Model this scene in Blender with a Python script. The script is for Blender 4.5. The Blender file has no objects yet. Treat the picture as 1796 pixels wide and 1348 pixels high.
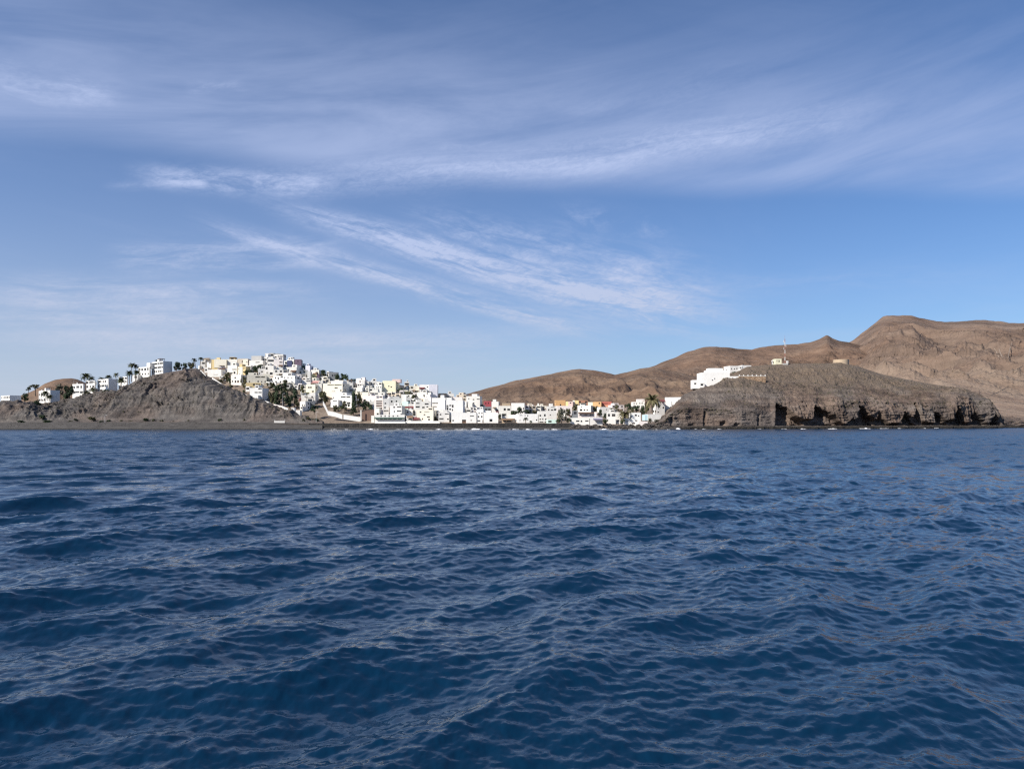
import bpy, math, random
import numpy as np

# ------------------------------------------------------------------ camera, light, exposure
F, CX, HZ, CAMH = 1297.0, 898.0, 739.0, 4.0        # focal length in photo px, centre column, horizon row, eye height (m)
scene = bpy.context.scene
C = scene.collection
R = math.radians

cam_data = bpy.data.cameras.new('camera')
cam = bpy.data.objects.new('camera', cam_data)
C.objects.link(cam)
cam.location = (0, 0, CAMH)
cam.rotation_euler = (R(90), 0, 0)
cam_data.sensor_width = 36.0
cam_data.lens = 36.0 * F / 1796.0
cam_data.shift_y = (HZ - 674.0) / 1796.0
cam_data.clip_start = 0.5
cam_data.clip_end = 40000
scene.camera = cam

SUN_EL, SUN_AZ = R(37), R(-128)                     # azimuth measured from +Y (view axis) clockwise: behind-left
sdir = (math.sin(SUN_AZ) * math.cos(SUN_EL), math.cos(SUN_AZ) * math.cos(SUN_EL), math.sin(SUN_EL))
sun_data = bpy.data.lights.new('sun', 'SUN')
sun = bpy.data.objects.new('sun', sun_data)
C.objects.link(sun)
sun_data.energy = 4.6
sun_data.angle = R(0.55)
sun_data.color = (1.0, 0.94, 0.85)
from mathutils import Vector
sun.rotation_euler = Vector(sdir).to_track_quat('Z', 'Y').to_euler()
sun.location = (sdir[0] * 300, sdir[1] * 300, 300)

scene.view_settings.view_transform = 'Standard'
scene.view_settings.look = 'None'
scene.view_settings.gamma = 1.0
scene.view_settings.use_curve_mapping = False
scene.view_settings.exposure = 0.5
scene.render.engine = 'CYCLES'
scene.cycles.max_bounces = 5
scene.cycles.diffuse_bounces = 2
scene.cycles.glossy_bounces = 2
scene.cycles.use_denoising = False
scene.cycles.sample_clamp_indirect = 4.0
scene.cycles.sample_clamp_direct = 8.0
scene.cycles.pixel_filter_type = 'BLACKMAN_HARRIS'
scene.cycles.filter_width = 1.3

# ------------------------------------------------------------------ sky with thin cirrus (all in direction space)
world = bpy.data.worlds.new('World')
scene.world = world
world.use_nodes = True
wt = world.node_tree
for n in list(wt.nodes):
    wt.nodes.remove(n)


class G:
    """small expression builder on a node tree"""
    def __init__(self, nt):
        self.nt = nt

    def link(self, a, sock):
        if isinstance(a, (int, float)):
            sock.default_value = a
        elif isinstance(a, tuple):
            sock.default_value = a if len(a) == len(sock.default_value) else tuple(a) + (1.0,)
        else:
            self.nt.links.new(a, sock)

    def m(self, op, a, b=0.0, c=0.0, clamp=False):
        n = self.nt.nodes.new('ShaderNodeMath')
        n.operation = op
        n.use_clamp = clamp
        self.link(a, n.inputs[0]); self.link(b, n.inputs[1]); self.link(c, n.inputs[2])
        return n.outputs[0]

    def add(self, a, b): return self.m('ADD', a, b)
    def sub(self, a, b): return self.m('SUBTRACT', a, b)
    def mul(self, a, b): return self.m('MULTIPLY', a, b)
    def div(self, a, b): return self.m('DIVIDE', a, b)

    def ss(self, x, a, b, lo=0.0, hi=1.0):
        n = self.nt.nodes.new('ShaderNodeMapRange')
        n.interpolation_type = 'SMOOTHSTEP'
        self.link(x, n.inputs[0]); self.link(a, n.inputs[1]); self.link(b, n.inputs[2])
        self.link(lo, n.inputs[3]); self.link(hi, n.inputs[4])
        return n.outputs[0]

    def xyz(self, x, y, z):
        n = self.nt.nodes.new('ShaderNodeCombineXYZ')
        self.link(x, n.inputs[0]); self.link(y, n.inputs[1]); self.link(z, n.inputs[2])
        return n.outputs[0]

    def noise(self, vec, scale=1.0, detail=4.0, rough=0.55, dist=0.0, out=0):
        n = self.nt.nodes.new('ShaderNodeTexNoise')
        if vec is not None:
            self.link(vec, n.inputs['Vector'])
        n.inputs['Scale'].default_value = scale
        n.inputs['Detail'].default_value = detail
        n.inputs['Roughness'].default_value = rough
        n.inputs['Distortion'].default_value = dist
        return n.outputs[out]

    def mix(self, fac, a, b, blend='MIX'):
        n = self.nt.nodes.new('ShaderNodeMix')
        n.data_type = 'RGBA'
        n.blend_type = blend
        self.link(fac, n.inputs[0]); self.link(a, n.inputs[6]); self.link(b, n.inputs[7])
        return n.outputs[2]

    def ramp(self, x, stops):
        n = self.nt.nodes.new('ShaderNodeValToRGB')
        el = n.color_ramp.elements
        while len(el) < len(stops):
            el.new(0.5)
        for e, (p, c) in zip(el, stops):
            e.position = p
            e.color = tuple(c) + (1.0,) if len(c) == 3 else c
        self.link(x, n.inputs[0])
        return n.outputs[0]


def azel(px, py):
    az = math.atan((px - CX) / F)
    return az, math.atan((HZ - py) / F * math.cos(az))


SKY_STRENGTH = 0.066
def build_sky():
    g = G(wt)
    sky = wt.nodes.new('ShaderNodeTexSky')
    sky.sky_type = 'NISHITA'
    sky.sun_disc = False
    sky.sun_elevation = SUN_EL
    sky.sun_rotation = SUN_AZ
    sky.altitude = 0
    sky.air_density = 1.0
    sky.dust_density = 0.3
    sky.ozone_density = 3.0
    tc = wt.nodes.new('ShaderNodeTexCoord')
    sep = wt.nodes.new('ShaderNodeSeparateXYZ')
    wt.links.new(tc.outputs['Generated'], sep.inputs[0])
    dx, dy, dz = sep.outputs
    az = g.m('ARCTAN2', dx, dy)
    el = g.m('ARCSINE', dz)
    # high thin-cloud plane coordinates (gives the right perspective to the wisps)
    zz = g.m('MAXIMUM', g.add(dz, 0.06), 0.03)
    plane = g.xyz(g.div(dx, zz), g.div(dy, zz), 0.0)
    warp = g.noise(g.xyz(g.mul(az, 3.0), g.mul(el, 9.0), 0.0), 1.0, 3.0, 0.5)
    elw = g.add(el, g.mul(g.sub(warp, 0.5), 0.035))

    def streak(p0, p1, w0, w1, strength, fs=(9.0, 46.0), contrast=(0.36, 0.72), seed=0.0, bend=0.0, core=False):
        (a0, e0), (a1, e1) = azel(*p0), azel(*p1)
        L = math.hypot(a1 - a0, e1 - e0)
        ca, sa = (a1 - a0) / L, (e1 - e0) / L
        ax = g.sub(az, a0)
        ex = g.sub(elw, e0)
        t = g.div(g.add(g.mul(ax, ca), g.mul(ex, sa)), L)             # along 0..1
        d = g.sub(g.mul(ex, ca), g.mul(ax, sa))                       # across
        if bend:
            d = g.add(d, g.mul(g.mul(t, g.sub(1.0, t)), bend))
        w = g.add(w0 / F, g.mul(t, (w1 - w0) / F))
        dn = g.div(d, w)
        prof = g.m('EXPONENT', g.mul(g.mul(dn, dn), -1.0))
        ends = g.mul(g.ss(t, -0.05, 0.22), g.ss(t, 1.04, 0.72))
        nz = g.noise(g.xyz(g.mul(t, L * fs[0]), g.add(g.mul(d, fs[1]), seed), seed), 1.0, 7.0, 0.66, 0.35)
        nz = g.ss(nz, contrast[0], contrast[1])
        fine = g.noise(g.xyz(g.mul(g.add(az, g.mul(el, 0.9)), 55.0), g.mul(g.sub(el, g.mul(az, 0.3)), 150.0), seed), 1.0, 4.0, 0.65, 1.2)
        nz = g.mul(nz, g.ss(fine, 0.22, 0.74, 0.55, 1.15))
        return g.mul(g.mul(g.mul(prof, ends), nz), strength)

    # broad milky veil across the upper sky with a crisp lower edge
    t = g.m('MULTIPLY_ADD', az, 1.0 / 1.3, 0.5, clamp=True)           # az -0.65..0.65
    fc = wt.nodes.new('ShaderNodeFloatCurve')
    cm = fc.mapping.curves[0]
    pts = [(0, 245), (200, 262), (500, 300), (760, 322), (1000, 338), (1250, 346), (1500, 346), (1796, 348)]
    ys = []
    for px, py in pts:
        a, e = azel(px, py)
        ys.append(((a / 1.3) + 0.5, e))
    cm.points[0].location = (0.0, ys[0][1]); cm.points[1].location = (1.0, ys[-1][1])
    for x, y in ys:
        cm.points.new(x, y)
    fc.mapping.update()
    wt.links.new(t, fc.inputs['Value'])
    edge = g.add(fc.outputs[0], g.mul(g.sub(warp, 0.5), 0.02))
    up = g.sub(el, edge)
    veil = g.mul(g.ss(up, -0.008, 0.03), g.ss(up, 0.23, 0.05, 0.18, 1.0))
    vn = g.noise(g.xyz(g.mul(g.add(az, g.mul(el, 0.8)), 2.6), g.mul(g.sub(el, g.mul(az, 0.14)), 17.0), 3.0), 1.0, 6.0, 0.58, 0.5)
    veil = g.mul(veil, g.ss(vn, 0.25, 0.72, 0.35, 1.0))
    cloud = g.mul(veil, 0.46)
    parts = [
        streak((225, 296), (600, 326), 13, 17, 0.70, (16, 60), (0.30, 0.62), 1.7),
        streak((180, 325), (420, 305), 6, 7, 0.30, (14, 60), (0.3, 0.7), 6.3),
        streak((380, 315), (1640, 165), 22, 30, 0.40, (4, 60), (0.15, 0.6), 4.1, bend=-0.03),
        streak((455, 348), (1330, 560), 13, 44, 0.88, (11, 74), (0.30, 0.64), 8.9, bend=0.016),
        streak((340, 380), (1090, 586), 14, 18, 0.70, (10, 70), (0.30, 0.66), 12.2, bend=0.012),
        streak((700, 372), (1300, 520), 26, 48, 0.46, (14, 56), (0.38, 0.70), 15.7),
        streak((960, 372), (1200, 410), 20, 22, 0.22, (20, 45), (0.4, 0.7), 19.7),
        streak((1180, 510), (1800, 470), 16, 20, 0.16, (6, 40), (0.25, 0.7), 23.5),
        streak((-60, 505), (600, 520), 22, 20, 0.40, (8, 60), (0.33, 0.68), 27.0),
        streak((-60, 545), (520, 560), 30, 26, 0.36, (8, 60), (0.3, 0.68), 29.0),
        streak((180, 455), (620, 440), 24, 30, 0.50, (9, 50), (0.35, 0.7), 31.0),
        streak((-40, 130), (230, 165), 28, 18, 0.34, (12, 44), (0.34, 0.70), 33.0),
        streak((320, 150), (440, 150), 9, 8, 0.24, (20, 60), (0.35, 0.7), 35.0),
        streak((760, 268), (900, 240), 10, 8, 0.16, (20, 60), (0.35, 0.7), 37.0),
        streak((560, 215), (1500, 110), 40, 46, 0.10, (5, 26), (0.25, 0.7), 41.0),
        streak((-80, 600), (1100, 590), 34, 30, 0.30, (4, 40), (0.25, 0.75), 43.0),
    ]
    for p in parts:
        cloud = g.add(cloud, p)
    # general faint cirrus everywhere (also outside the frame)
    gen = g.noise(plane, 0.55, 6.0, 0.6, 1.0)
    cloud = g.add(cloud, g.mul(g.ss(gen, 0.42, 0.80), 0.10))
    # milky air near the horizon, a little stronger to the left
    left = g.ss(az, 0.55, -0.35, 0.46, 1.0)
    low = g.m('EXPONENT', g.mul(g.m('MAXIMUM', el, 0.0), g.ss(az, 0.6, -0.4, -6.0, -5.4)))
    cloud = g.add(cloud, g.mul(g.mul(low, left), 0.88))
    cloud = g.m('MINIMUM', cloud, 0.9)
    clear = g.mix(1.0, sky.outputs[0], (0.60, 0.87, 1.19), 'MULTIPLY')
    cc = g.mix(g.ss(el, 0.06, 0.30), (6.2, 6.75, 8.3, 1.0), (5.5, 6.5, 9.4, 1.0))
    col = g.mix(cloud, clear, cc)
    bg = wt.nodes.new('ShaderNodeBackground')
    wt.links.new(col, bg.inputs[0])
    bg.inputs[1].default_value = SKY_STRENGTH
    out = wt.nodes.new('ShaderNodeOutputWorld')
    wt.links.new(bg.outputs[0], out.inputs[0])
    world.cycles.sampling_method = 'MANUAL'
    world.cycles.sample_map_resolution = 512


build_sky()

# ------------------------------------------------------------------ object helpers
def tag(o, label=None, cat=None, group=None, kind=None):
    if label: o['label'] = label
    if cat: o['category'] = cat
    if group: o['group'] = group
    if kind: o['kind'] = kind
    return o


def empty(name, loc, rz=0.0):
    o = bpy.data.objects.new(name, None)
    o.empty_display_size = 0.5
    o.location = loc
    o.rotation_euler = (0, 0, rz)
    C.objects.link(o)
    return o


def link_mesh(name, me, parent=None, loc=(0, 0, 0), rz=0.0):
    o = bpy.data.objects.new(name, me)
    o.location = loc
    o.rotation_euler = (0, 0, rz)
    C.objects.link(o)
    if parent is not None:
        o.parent = parent
    return o


class MB:
    """collects polygons into one mesh"""
    def __init__(self):
        self.v, self.f, self.mi = [], [], []

    def quad(self, a, b, c, d, mi=0):
        n = len(self.v)
        self.v += [a, b, c, d]
        self.f.append((n, n + 1, n + 2, n + 3))
        self.mi.append(mi)

    def tri(self, a, b, c, mi=0):
        n = len(self.v)
        self.v += [a, b, c]
        self.f.append((n, n + 1, n + 2))
        self.mi.append(mi)

    def box(self, x0, y0, z0, x1, y1, z1, mi=0):
        n = len(self.v)
        self.v += [(x0, y0, z0), (x1, y0, z0), (x1, y1, z0), (x0, y1, z0), (x0, y0, z1), (x1, y0, z1), (x1, y1, z1), (x0, y1, z1)]
        for q in ((0, 3, 2, 1), (4, 5, 6, 7), (0, 1, 5, 4), (1, 2, 6, 5), (2, 3, 7, 6), (3, 0, 4, 7)):
            self.f.append(tuple(n + i for i in q))
            self.mi.append(mi)

    def bar(self, a, b, r, n=5, r2=None, mi=0):
        a, b = Vector(a), Vector(b)
        r2 = r if r2 is None else r2
        d = (b - a).normalized()
        u = d.orthogonal().normalized()
        w = d.cross(u)
        k = len(self.v)
        for p, rr in ((a, r), (b, r2)):
            for i in range(n):
                t = 2 * math.pi * i / n
                self.v.append(tuple(p + u * (rr * math.cos(t)) + w * (rr * math.sin(t))))
        for i in range(n):
            j = (i + 1) % n
            self.f.append((k + i, k + j, k + n + j, k + n + i))
            self.mi.append(mi)
        self.f.append(tuple(k + n + i for i in range(n)))
        self.mi.append(mi)

    def mesh(self, name, mats, smooth=False):
        me = bpy.data.meshes.new(name)
        me.from_pydata(self.v, [], self.f)
        for m in (mats if isinstance(mats, (list, tuple)) else [mats]):
            me.materials.append(m)
        if any(self.mi):
            me.polygons.foreach_set('material_index', self.mi)
        if smooth:
            me.polygons.foreach_set('use_smooth', [True] * len(self.f))
        me.update()
        return me

    def build(self, name, mats, parent=None, loc=(0, 0, 0), rz=0.0, smooth=False):
        return link_mesh(name, self.mesh(name, mats, smooth), parent, loc, rz)


def grid_mesh(name, P, mat, parent=None, smooth=True, flip=False, closed=False):
    """P: (rows, cols, 3) array"""
    nr, nc = P.shape[:2]
    idx = np.arange(nr * nc).reshape(nr, nc)
    if closed:
        idx = np.concatenate([idx, idx[:, :1]], 1)
    a, b, c, d = idx[:-1, :-1].ravel(), idx[:-1, 1:].ravel(), idx[1:, 1:].ravel(), idx[1:, :-1].ravel()
    q = np.stack([a, b, c, d] if not flip else [a, d, c, b], 1).astype(np.int32)
    me = bpy.data.meshes.new(name)
    me.vertices.add(nr * nc)
    me.vertices.foreach_set('co', P.reshape(-1).astype(np.float32))
    nq = len(q)
    me.loops.add(nq * 4)
    me.loops.foreach_set('vertex_index', q.ravel())
    me.polygons.add(nq)
    me.polygons.foreach_set('loop_start', np.arange(0, nq * 4, 4, dtype=np.int32))
    me.polygons.foreach_set('loop_total', np.full(nq, 4, np.int32))
    me.polygons.foreach_set('use_smooth', np.full(nq, smooth, bool))
    me.materials.append(mat)
    me.update(calc_edges=True)
    me.validate()
    return link_mesh(name, me, parent)


# ------------------------------------------------------------------ numpy noise
def _h(ix, iy, iz):
    h = (ix.astype(np.int64) * 374761393 + iy.astype(np.int64) * 668265263 + iz.astype(np.int64) * 2147483029) & 0xFFFFFFFF
    h = ((h ^ (h >> 13)) * 1274126177) & 0xFFFFFFFF
    h = ((h ^ (h >> 16)) * 2246822519) & 0xFFFFFFFF
    h = h ^ (h >> 15)
    return (h & 0xFFFFFF) / float(0xFFFFFF) * 2.0 - 1.0


def vnoise(x, y, z):
    ix, iy, iz = np.floor(x), np.floor(y), np.floor(z)
    fx, fy, fz = x - ix, y - iy, z - iz
    fx = fx * fx * fx * (fx * (fx * 6 - 15) + 10)
    fy = fy * fy * fy * (fy * (fy * 6 - 15) + 10)
    fz = fz * fz * fz * (fz * (fz * 6 - 15) + 10)
    r = 0
    for a in (0, 1):
        for b in (0, 1):
            for c in (0, 1):
                w = (fx if a else 1 - fx) * (fy if b else 1 - fy) * (fz if c else 1 - fz)
                r = r + w * _h(ix + a, iy + b, iz + c)
    return r


def fbm(x, y, z, octs=4, gain=0.5, ridged=False):
    s, a, t = 0.0, 1.0, 0.0
    for i in range(octs):
        k = 2.03 ** i
        n = vnoise(x * k + 17.3 * i, y * k - 9.1 * i, z * k + 4.7 * i)
        if ridged:
            n = 1.0 - 2.0 * np.abs(n)
        s = s + a * n
        t += a
        a *= gain
    return s / t


def sstep(x, a, b):
    t = np.clip((x - a) / (b - a), 0, 1)
    return t * t * (3 - 2 * t)


# ------------------------------------------------------------------ materials
def new_mat(name):
    m = bpy.data.materials.new(name)
    m.use_nodes = True
    nt = m.node_tree
    b = nt.nodes['Principled BSDF']
    return m, nt, b, G(nt)


def bump(nt, b, h, strength, dist):
    n = nt.nodes.new('ShaderNodeBump')
    n.inputs['Strength'].default_value = strength
    n.inputs['Distance'].default_value = dist
    nt.links.new(h, n.inputs['Height'])
    nt.links.new(n.outputs[0], b.inputs['Normal'])


def objco(nt):
    return nt.nodes.new('ShaderNodeTexCoord').outputs['Object']


def plaster(name, col, rough=0.85, amt=0.17):
    m, nt, b, g = new_mat(name)
    oc = objco(nt)
    info = nt.nodes.new('ShaderNodeObjectInfo')
    n1 = g.noise(oc, 0.45, 5.0, 0.6)
    # weather stains that run down the wall
    mp = nt.nodes.new('ShaderNodeMapping')
    mp.inputs['Scale'].default_value = (1.6, 1.6, 0.22)
    nt.links.new(oc, mp.inputs[0])
    n2 = g.noise(mp.outputs[0], 1.0, 4.0, 0.65)
    f = g.add(g.mul(g.sub(n1, 0.5), amt * 1.6), g.mul(g.sub(n2, 0.5), amt * 1.6))
    f = g.add(f, g.mul(g.sub(info.outputs['Random'], 0.5), 0.15))
    f = g.add(1.0, f)
    c = g.mix(1.0, col + (1.0,), g.xyz(f, f, g.sub(f, 0.01)), 'MULTIPLY')
    nt.links.new(c, b.inputs['Base Color'])
    b.inputs['Roughness'].default_value = rough
    return m


def flat(name, col, rough=0.6, amt=0.12, scale=2.0, metal=0.0):
    m, nt, b, g = new_mat(name)
    oc = objco(nt)
    n1 = g.noise(oc, scale, 4.0, 0.6)
    f = g.add(1.0, g.mul(g.sub(n1, 0.5), amt * 2))
    c = g.mix(1.0, col + (1.0,), g.xyz(f, f, f), 'MULTIPLY')
    nt.links.new(c, b.inputs['Base Color'])
    b.inputs['Roughness'].default_value = rough
    b.inputs['Metallic'].default_value = metal
    return m


def rock_mat(name, dark, mid, light, scale=0.12, bstr=0.8, bdist=0.6, strata=0.0, tan=None, tanz=None, fine=1.0, wet=None, rust=None, fan=None, sw=0.28, coarse=False):
    m, nt, b, g = new_mat(name)
    oc = objco(nt)
    n1 = g.noise(oc, scale, 8.0, 0.62, 0.4)
    n2 = g.noise(oc, scale * 6.5, 6.0, 0.66, 0.2)
    n3 = g.noise(oc, scale * 30 * fine, 4.0, 0.7)
    wts = (0.58, 0.34, 0.08) if coarse else (0.42, 0.34, 0.24)
    v = g.add(g.mul(n1, wts[0]), g.add(g.mul(n2, wts[1]), g.mul(n3, wts[2])))
    if strata:
        mp = nt.nodes.new('ShaderNodeMapping')
        mp.inputs['Scale'].default_value = (0.10, 0.10, 1.0)
        nt.links.new(oc, mp.inputs[0])
        ns = g.noise(mp.outputs[0], strata, 5.0, 0.65, 0.3)
        v = g.add(g.mul(v, 1 - sw), g.mul(ns, sw))
    c = g.ramp(v, [(0.39, dark), (0.50, mid), (0.61, light)])
    if rust is not None:
        nr = g.noise(oc, scale * 0.45, 5.0, 0.6, 0.6)
        c = g.mix(g.ss(nr, 0.40, 0.62, 0.0, 0.75), c, g.mix(1.0, c, rust + (1,), 'MULTIPLY'))
    if fan is not None:
        sep = nt.nodes.new('ShaderNodeSeparateXYZ')
        nt.links.new(oc, sep.inputs[0])
        zz = g.add(sep.outputs[2], g.mul(g.sub(n1, 0.5), fan[1] * 1.4))
        mp2 = nt.nodes.new('ShaderNodeMapping')
        mp2.inputs['Scale'].default_value = (1.0, 0.18, 0.6)
        nt.links.new(oc, mp2.inputs[0])
        nf = g.noise(mp2.outputs[0], scale * 2.2, 5.0, 0.6)
        k = g.mul(g.ss(zz, fan[2], fan[1] * 0.25), g.ss(nf, 0.32, 0.58, 0.25, 1.0))
        c = g.mix(k, c, fan[0] + (1,))
    if tan is not None:
        sep = nt.nodes.new('ShaderNodeSeparateXYZ')
        nt.links.new(oc, sep.inputs[0])
        zz = g.add(sep.outputs[2], g.mul(g.sub(n1, 0.5), (tanz[1] - tanz[0]) * 1.6))
        k = g.mul(g.ss(zz, tanz[0], tanz[1]), g.ss(n2, 0.30, 0.62, 0.35, 1.0))
        c = g.mix(k, c, g.mix(g.ss(n3, 0.35, 0.65), tuple(x * 0.82 for x in tan) + (1,), tan + (1,)))
    if wet is not None:
        sep = nt.nodes.new('ShaderNodeSeparateXYZ')
        nt.links.new(oc, sep.inputs[0])
        k = g.ss(g.add(sep.outputs[2], g.mul(g.sub(n2, 0.5), 2.0)), wet[1], wet[0])
        c = g.mix(k, c, wet[2] + (1,))
    nt.links.new(c, b.inputs['Base Color'])
    b.inputs['Roughness'].default_value = 0.95
    b.inputs['Specular IOR Level'].default_value = 0.2
    h = g.add(g.mul(n2, 0.6), g.mul(n3, 0.4)) if not coarse else g.add(g.mul(n1, 1.0), g.mul(n2, 0.34))
    bump(nt, b, h, bstr, bdist)
    return m


MAT = {}
for nm, col in dict(
        white=(0.72, 0.695, 0.65), snow=(0.80, 0.78, 0.74), cream=(0.77, 0.72, 0.60), pale=(0.79, 0.765, 0.70), yellow=(0.74, 0.58, 0.30),
        lemon=(0.74, 0.64, 0.32), straw=(0.78, 0.74, 0.54), orange=(0.63, 0.385, 0.185), salmon=(0.58, 0.285, 0.18), pink=(0.77, 0.70, 0.66),
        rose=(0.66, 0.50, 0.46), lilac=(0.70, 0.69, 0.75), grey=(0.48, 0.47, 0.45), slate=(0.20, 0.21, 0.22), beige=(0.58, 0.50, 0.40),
        tan=(0.47, 0.36, 0.25), red=(0.38, 0.12, 0.09), crimson=(0.30, 0.055, 0.07), mint=(0.58, 0.74, 0.66), navy=(0.045, 0.055, 0.12),
        plum=(0.16, 0.11, 0.15), aqua=(0.50, 0.68, 0.72), concrete=(0.40, 0.39, 0.37), maroon=(0.16, 0.045, 0.045), earth=(0.17, 0.105, 0.08), green=(0.10, 0.15, 0.11)).items():
    MAT[nm] = plaster('plaster_' + nm, col)
MAT['roof'] = flat('roof_screed', (0.42, 0.39, 0.36), 0.9)
MAT['tile'] = flat('terracotta_tile', (0.36, 0.16, 0.09), 0.85, 0.2)
MAT['brown'] = flat('brown_wood', (0.12, 0.065, 0.04), 0.7, 0.2)
MAT['thatch'] = flat('thatch', (0.20, 0.15, 0.10), 0.95, 0.3)
MAT['metal'] = flat('painted_metal', (0.62, 0.62, 0.62), 0.45)
MAT['mred'] = flat('mast_red', (0.36, 0.17, 0.13), 0.5)
MAT['mwhite'] = flat('mast_white', (0.60, 0.57, 0.53), 0.5)
MAT['frame'] = flat('window_frame', (0.14, 0.11, 0.09), 0.5)
MAT['shutter'] = flat('shutter_green', (0.05, 0.09, 0.07), 0.6)
MAT['maroonc'] = flat('maroon_canvas', (0.17, 0.05, 0.05), 0.85)
MAT['browncanvas'] = flat('brown_canvas', (0.24, 0.15, 0.09), 0.85)
MAT['pinkcanvas'] = flat('pink_canvas', (0.50, 0.27, 0.24), 0.85)
MAT['purplecanvas'] = flat('purple_canvas', (0.20, 0.18, 0.24), 0.85)


def glass_mat():
    m, nt, b, g = new_mat('dark_window_glass')
    info = nt.nodes.new('ShaderNodeObjectInfo')
    c = g.ramp(info.outputs['Random'], [(0.0, (0.010, 0.012, 0.016)), (0.6, (0.022, 0.024, 0.028)), (1.0, (0.07, 0.06, 0.05))])
    nt.links.new(c, b.inputs['Base Color'])
    b.inputs['Roughness'].default_value = 0.12
    return m


MAT['glass'] = glass_mat()


def leaf_mat(name, a, b_, rough=0.7):
    m, nt, b, g = new_mat(name)
    oc = objco(nt)
    n1 = g.noise(oc, 0.9, 3.0, 0.6)
    info = nt.nodes.new('ShaderNodeObjectInfo')
    c = g.mix(g.ss(g.add(n1, g.mul(g.sub(info.outputs['Random'], 0.5), 0.2)), 0.35, 0.65), a + (1,), b_ + (1,))
    nt.links.new(c, b.inputs['Base Color'])
    b.inputs['Roughness'].default_value = rough
    b.inputs['Specular IOR Level'].default_value = 0.25
    return m


MAT['leaf_dark'] = leaf_mat('leaves_dark', (0.018, 0.034, 0.016), (0.042, 0.062, 0.026))
MAT['leaf_olive'] = leaf_mat('leaves_olive', (0.045, 0.050, 0.022), (0.105, 0.100, 0.046))
MAT['leaf_grey'] = leaf_mat('leaves_grey', (0.060, 0.062, 0.042), (0.150, 0.145, 0.105))
MAT['leaf_pink'] = leaf_mat('leaves_bougainvillea', (0.20, 0.05, 0.07), (0.32, 0.12, 0.13))
MAT['frond'] = leaf_mat('palm_fronds', (0.030, 0.046, 0.020), (0.085, 0.095, 0.040))
MAT['frond_pale'] = leaf_mat('palm_fronds_pale', (0.10, 0.095, 0.045), (0.22, 0.19, 0.10))
MAT['bark'] = flat('bark', (0.16, 0.12, 0.09), 0.95, 0.3)
MAT['scrub'] = leaf_mat('dry_scrub', (0.035, 0.034, 0.020), (0.085, 0.075, 0.045))

MAT['bluff'] = rock_mat('bluff_rock', (0.046, 0.042, 0.040), (0.116, 0.104, 0.095), (0.196, 0.178, 0.161), 0.085, 1.0, 1.2, 0.4, rust=(1.14, 0.98, 0.90))
MAT['town_ground'] = rock_mat('hill_earth', (0.10, 0.078, 0.060), (0.20, 0.155, 0.118), (0.31, 0.25, 0.195), 0.10, 0.7, 0.5)
MAT['headland'] = rock_mat('headland_rock', (0.061, 0.051, 0.046), (0.149, 0.124, 0.109), (0.255, 0.220, 0.191), 0.055, 1.0, 2.6, 0.45, sw=0.34, rust=(1.18, 0.98, 0.84),
                           tan=(0.215, 0.163, 0.118), tanz=(17, 32), wet=(0.9, 2.2, (0.030, 0.027, 0.022)))
MAT['mountain'] = rock_mat('mountain_rock', (0.092, 0.064, 0.046), (0.160, 0.109, 0.079), (0.230, 0.165, 0.120), 0.008, 1.0, 22.0, 0.05, coarse=True, fine=0.8,
                           rust=(1.08, 0.98, 0.90), fan=((0.20, 0.145, 0.105), 60.0, 90.0))
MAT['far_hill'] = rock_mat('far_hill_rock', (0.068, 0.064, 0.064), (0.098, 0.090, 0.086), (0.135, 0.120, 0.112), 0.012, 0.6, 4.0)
MAT['beach'] = rock_mat('dark_beach_sand', (0.043, 0.039, 0.036), (0.076, 0.070, 0.064), (0.117, 0.108, 0.098), 0.25, 0.5, 0.2,
                        wet=(0.15, 0.7, (0.032, 0.032, 0.030)))
MAT['boulder'] = rock_mat('boulder_rock', (0.03, 0.027, 0.025), (0.07, 0.062, 0.055), (0.13, 0.115, 0.10), 0.6, 0.8, 0.2)
MAT['seawall'] = rock_mat('sea_wall_stone', (0.016, 0.016, 0.016), (0.036, 0.034, 0.032), (0.066, 0.060, 0.054), 0.5, 0.8, 0.2)
MAT['promenade'] = flat('promenade_paving', (0.40, 0.37, 0.33), 0.9)


def stone_wall_mat():
    m, nt, b, g = new_mat('rubble_stone')
    info = nt.nodes.new('ShaderNodeNewGeometry')
    oc = objco(nt)
    n = g.noise(oc, 2.2, 3.0, 0.6)
    c = g.ramp(g.add(g.mul(info.outputs['Random Per Island'], 0.7), g.mul(n, 0.3)),
               [(0.1, (0.16, 0.10, 0.065)), (0.5, (0.33, 0.21, 0.125)), (0.9, (0.44, 0.33, 0.23))])
    nt.links.new(c, b.inputs['Base Color'])
    b.inputs['Roughness'].default_value = 0.9
    return m


MAT['stone'] = stone_wall_mat()


def foam_mat():
    m, nt, b, g = new_mat('sea_foam')
    oc = objco(nt)
    n = g.noise(oc, 1.5, 4.0, 0.6)
    f = g.ss(n, 0.2, 0.6, 0.62, 0.88)
    nt.links.new(g.xyz(f, f, f), b.inputs['Base Color'])
    b.inputs['Roughness'].default_value = 0.9
    return m


MAT['foam'] = foam_mat()


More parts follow.
